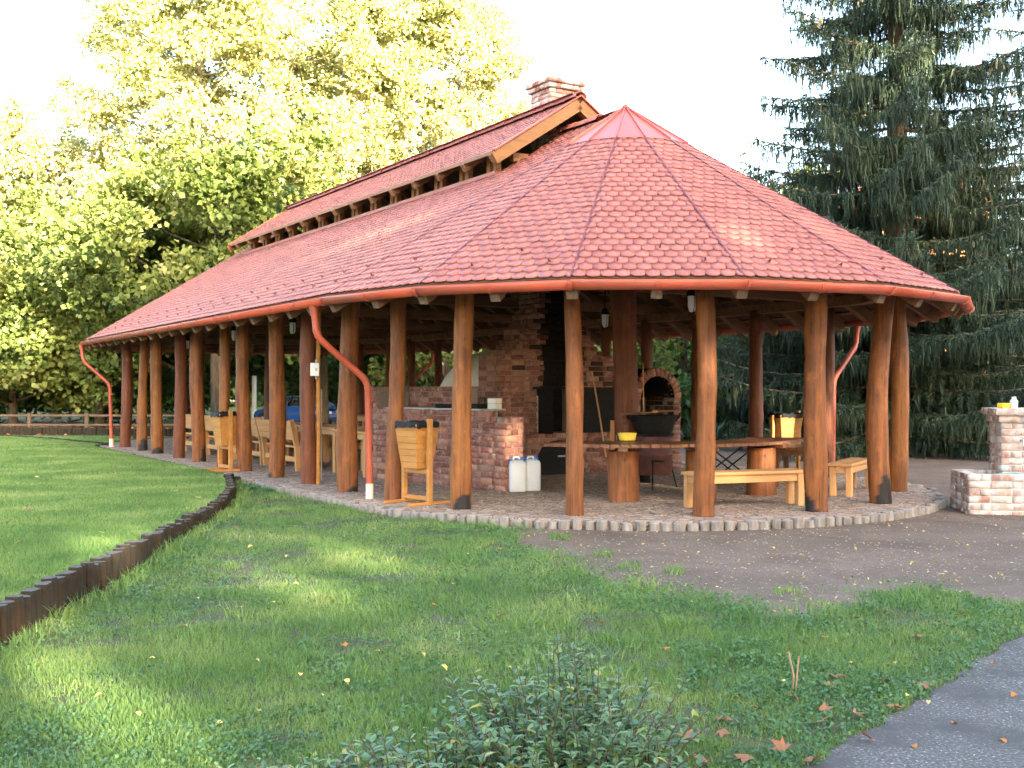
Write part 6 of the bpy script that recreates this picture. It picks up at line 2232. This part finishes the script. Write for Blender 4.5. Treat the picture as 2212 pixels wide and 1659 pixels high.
# ------------------------------------------------------------------ the shrub at the bottom of the picture
def oval_leaf(L_, w_):
    vs = [(0, 0, 0), (w_ * 0.5, L_ * 0.35, 0.08 * L_), (w_ * 0.42, L_ * 0.7, 0.05 * L_), (0, L_, -0.10 * L_), (-w_ * 0.42, L_ * 0.7, 0.05 * L_), (-w_ * 0.5, L_ * 0.35, 0.08 * L_), (0, L_ * 0.5, 0)]
    fs = [(0, 1, 6), (1, 2, 6), (2, 3, 6), (3, 4, 6), (4, 5, 6), (5, 0, 6)]
    return np.array(vs, float), np.array(fs, int)
PT = []
for i in range(6):
    v, f = oval_leaf(0.060, 0.031)
    v[:, 2] += rnd.uniform(-.1, .1) * v[:, 1]
    PT.append((v, f, i / 6))
def shrub(x, y, stems, rad, hgt, label, nsingle):
    z = float(gz2(x, y))
    t = empty('privet_bush', x, y, z, 0, label, 'bush', 'privet bushes in the foreground')
    items = []
    sm = MB()
    for s in range(stems):
        a = rnd.uniform(0, 6.28)
        q = rad * math.sqrt(rnd.random())
        bx_, by_ = q * math.cos(a), q * math.sin(a)
        hh = hgt * rnd.uniform(0.55, 1.0) * (1 - 0.45 * q / rad)
        lx, ly = bx_ * 0.35 + rnd.uniform(-.1, .1), by_ * 0.35 + rnd.uniform(-.1, .1)
        pts = [Vector((bx_ + lx * k * k, by_ + ly * k * k, hh * k)) for k in (0, 0.35, 0.7, 1.0)]
        sm.tube(pts, [0.0045, 0.004, 0.003, 0.0015], 4, cap=False)
        n = int(hh / 0.034)
        for k in range(n):
            g = 0.12 + 0.88 * k / n
            j = min(int(g * 3), 2)
            p = pts[j].lerp(pts[j + 1], g * 3 - j)
            for sd in (0, math.pi):
                az = k * 1.57 + sd + rnd.uniform(-.4, .4)
                el = rnd.uniform(0.1, 0.9)
                dv = Vector((math.cos(az) * math.cos(el), math.sin(az) * math.cos(el), math.sin(el)))
                sv_ = dv.cross(Vector((0, 0, 1))).normalized()
                up = sv_.cross(dv)
                sc = rnd.uniform(0.6, 1.15) * (1.0 if g < 0.85 else 0.75)
                M = np.eye(4)
                M[:3, 0] = np.array(sv_) * sc
                M[:3, 1] = np.array(dv) * sc
                M[:3, 2] = np.array(up) * sc
                M[:3, 3] = p
                items.append((rnd.randrange(6), M))
    sm.build('stems', 'twig', t)
    pieces('leaf', PT, items, 'privet_leaf', t, nsingle, near_score, lambda p: np.array([x + p[0], y + p[1], z + p[2]]))
    return t
def bspot(px, D):
    p = far(px, D)
    return float(p[0]), float(p[1])
shrub(*bspot(1225, 4.95), 120, 0.46, 0.72, 'privet bush with upright shoots, the tallest in the foreground', 300)
shrub(*bspot(990, 4.55), 110, 0.50, 0.46, 'privet bush spreading low left of the tallest one', 220)
shrub(*bspot(650, 4.45), 70, 0.46, 0.34, 'sparse low privet shoots at the bottom left of the bushes', 120)
shrub(*bspot(1330, 4.6), 55, 0.28, 0.52, 'privet bush just right of the tallest one', 160)

# ------------------------------------------------------------------ fallen leaves
def star_leaf():
    pts = []
    lobes = [(90, 1.0), (35, 0.9), (-25, 0.62), (-90, 0.25), (205, 0.62), (145, 0.9)]
    seq = []
    lb = [(-90, 0.30), (-25, 0.72), (5, 0.38), (35, 0.95), (62, 0.42), (90, 1.05), (118, 0.42), (145, 0.95), (175, 0.38), (205, 0.72)]
    vs = [(0, 0, 0.02)]
    for a, r_ in lb:
        vs.append((r_ * math.cos(R(a)) * 0.5, r_ * math.sin(R(a)) * 0.5, rnd.uniform(-0.03, 0.12)))
    fs = [(0, 1 + i, 1 + (i + 1) % len(lb)) for i in range(len(lb))]
    return np.array(vs), np.array(fs)
def small_leaf():
    v, f = oval_leaf(1.0, 0.62)
    v[:, 1] -= 0.5
    v[:, 2] *= 2
    return v, f
def leaf_meshes(fn, m, n, name):
    out = []
    for i in range(n):
        v, f = fn()
        me = np_mesh(name, v, f)
        me.materials.append(MATS[m])
        out.append(me)
    return out
STAR = {m: leaf_meshes(star_leaf, m, 5, 'fallen_leaf') for m in ('leaf_brown', 'leaf_orange', 'leaf_yellow')}
OVAL = {m: leaf_meshes(small_leaf, m, 4, 'fallen_leaf') for m in ('leaf_brown', 'leaf_orange', 'leaf_yellow')}
def drop(px, py, kind, m, size, label, group, zf=gz2, dz=0.042):
    q = at(px, py, -0.16)
    for _ in range(3):
        q = at(px, py, float(zf(q[0], q[1])) + dz)
    o = bpy.data.objects.new('fallen_leaf', rnd.choice((STAR if kind == 'star' else OVAL)[m]))
    link(o)
    o.location = (q[0], q[1], float(zf(q[0], q[1])) + dz)
    o.rotation_euler = (rnd.uniform(-.45, .45), rnd.uniform(-.45, .45), rnd.uniform(0, 6.28))
    s = size * rnd.uniform(0.8, 1.2)
    o.scale = (s, s, s)
    tag(o, label, 'leaf', group)
brown = [(1570, 1430), (1780, 1530), (1790, 1480), (1845, 1335), (1905, 1325), (2080, 1325), (1800, 1460), (1770, 1560), (1690, 1615), (1520, 1645), (1560, 1580), (1850, 1540), (1930, 1525), (1640, 1530), (1560, 1550), (1910, 1470), (1715, 1505), (1490, 1590), (512, 1140), (300, 1230), (1610, 1640), (2000, 1480), (1980, 1375), (1760, 1640), (1870, 1590)]
for px, py in brown:
    drop(px, py, 'star', 'leaf_brown', 0.13, 'brown fallen plane leaf lying on the lawn', 'brown leaves on the lawn')
for px, py in [(1285, 1322), (747, 1392), (938, 1305), (1080, 1330), (1080, 1185), (1780, 1375), (1440, 1400), (1300, 1345)]:
    drop(px, py, 'star', 'leaf_orange', 0.085, 'orange fallen leaf lying on the lower lawn', 'orange leaves on the lawn')
for px, py in [(560, 1535), (556, 1425), (915, 1412), (620, 1200), (870, 1180), (1010, 1195), (650, 1455), (700, 1500), (215, 1500), (300, 1540), (815, 1405), (475, 1560), (1020, 1370), (540, 1180), (770, 1255), (640, 1260), (590, 1300), (960, 1440), (750, 1470), (520, 1310), (1100, 1440), (1195, 1415), (1835, 1430), (1690, 1470), (1930, 1430), (2040, 1345), (1870, 1485), (1590, 1500), (1960, 1500), (2005, 1515), (400, 1350), (430, 1290), (330, 1420), (720, 1220), (840, 1240), (980, 1260)]:
    drop(px, py, 'oval', 'leaf_yellow', 0.05, 'small pale yellow fallen leaf lying on the lower lawn', 'yellow leaves on the lawn')
for px, py in [(252, 1012), (80, 1030), (60, 1100), (380, 1060), (300, 1090), (180, 1000), (110, 985), (40, 1170), (330, 1040), (220, 1150), (430, 1075), (150, 960)]:
    drop(px, py, 'star', 'leaf_yellow' if (px % 3) else 'leaf_brown', 0.11, 'fallen leaf lying on the short grass of the raised lawn', 'leaves on the raised lawn', uz)
for px, py in [(2165, 1598), (2145, 1430), (1975, 1610), (2060, 1560), (2190, 1500)]:
    drop(px, py, 'oval', 'leaf_orange', 0.05, 'small orange fallen leaf lying on the grey asphalt', 'leaves on the asphalt', gz2, 0.016)
# litter too small to count: floor, bare ground
x = []; y = []; z = []
for k in range(2600):
    a = rnd.uniform(0, 6.28); q = 4.6 * math.sqrt(rnd.random())
    n_, d_ = q * math.cos(a), q * math.sin(a)
    if rnd.random() < 0.35:
        n_, d_ = rnd.uniform(-4.5, 0), rnd.uniform(0, 12)
    X, Y = W(n_, d_)
    x.append(X); y.append(Y); z.append(0.010)
for k in range(1500):
    D = rnd.uniform(7.5, 17)
    X = rnd.uniform(-0.1, 0.56) * D
    n_, d_ = LOC((X, D))
    if math.hypot(n_, min(d_, 0)) < 4.95 and d_ > -4.95 and math.hypot(n_, d_) < 4.95:
        continue
    if inside(lower_lawn, np.array([X]), np.array([D]))[0]:
        continue
    x.append(X); y.append(D); z.append(float(gz2(X, D)) + 0.016)
c = np.stack([x, y, z], 1)
v, f = leaf_quads(c, rng.uniform(0.018, 0.05, len(c)), 3.5, 0.5)
tag(np_obj('leaf_litter', v, f, 'leaf_yellow', kind='stuff'), 'tiny yellow leaf litter on the paved floor and bare ground', 'litter')
x = rng.uniform(-30, 12, 6000); y = rng.uniform(36.5, 56, 6000)
c = np.stack([x, y, gz2(x, y) + 0.06], 1)
v, f = leaf_quads(c, rng.uniform(0.10, 0.22, len(c)), 3.0, 0.8)
tag(np_obj('leaf_litter', v, f, 'leaf_brown', kind='stuff'), 'brown leaf litter under the trees behind the pavilion', 'litter')
# small stones on the bare ground
k = 3200
D = rng.uniform(7.0, 19, k); X = rng.uniform(-0.12, 0.58, k) * D
ok = ~inside(lower_lawn, X, D)
nd = np.array([LOC(p) for p in np.stack([X, D], 1)])
ok &= np.hypot(nd[:, 0], np.minimum(nd[:, 1], 0)) > 5.0
X, D = X[ok], D[ok]
o6 = np.array([[1, 0, 0], [-1, 0, 0], [0, 1, 0], [0, -1, 0], [0, 0, .6], [0, 0, -.6]])
f8 = np.array([[0, 2, 4], [2, 1, 4], [1, 3, 4], [3, 0, 4], [2, 0, 5], [1, 2, 5], [3, 1, 5], [0, 3, 5]])
sz = rng.uniform(0.005, 0.016, len(X))
v = (o6[None] * sz[:, None, None] * rng.uniform(0.7, 1.3, (len(X), 6, 1)) + np.stack([X, D, gz2(X, D) + 0.003], 1)[:, None]).reshape(-1, 3)
f = (f8[None] + 6 * np.arange(len(X))[:, None, None]).reshape(-1, 3)
tag(np_obj('pebbles', v, f, 'edge_top', kind='stuff'), 'small pale stones scattered over the bare ground', 'stones')
# two dry stalks
sp_ = at(1712, 1520, -0.2)
ds = empty('dry_stalks', sp_[0], sp_[1], float(gz2(*sp_)), 0, 'two bare dry stalks standing in the lawn at the lower right', 'stalks')
MB().tube([(0, 0, 0), (0.005, 0, 0.12), (-0.025, 0, 0.25)], 0.005, 6).build('stalk', 'dry_stalk', ds, True)
MB().tube([(0.02, 0.02, 0), (0.03, 0.02, 0.1), (0.04, 0.02, 0.22)], 0.005, 6).build('stalk', 'dry_stalk', ds, True)
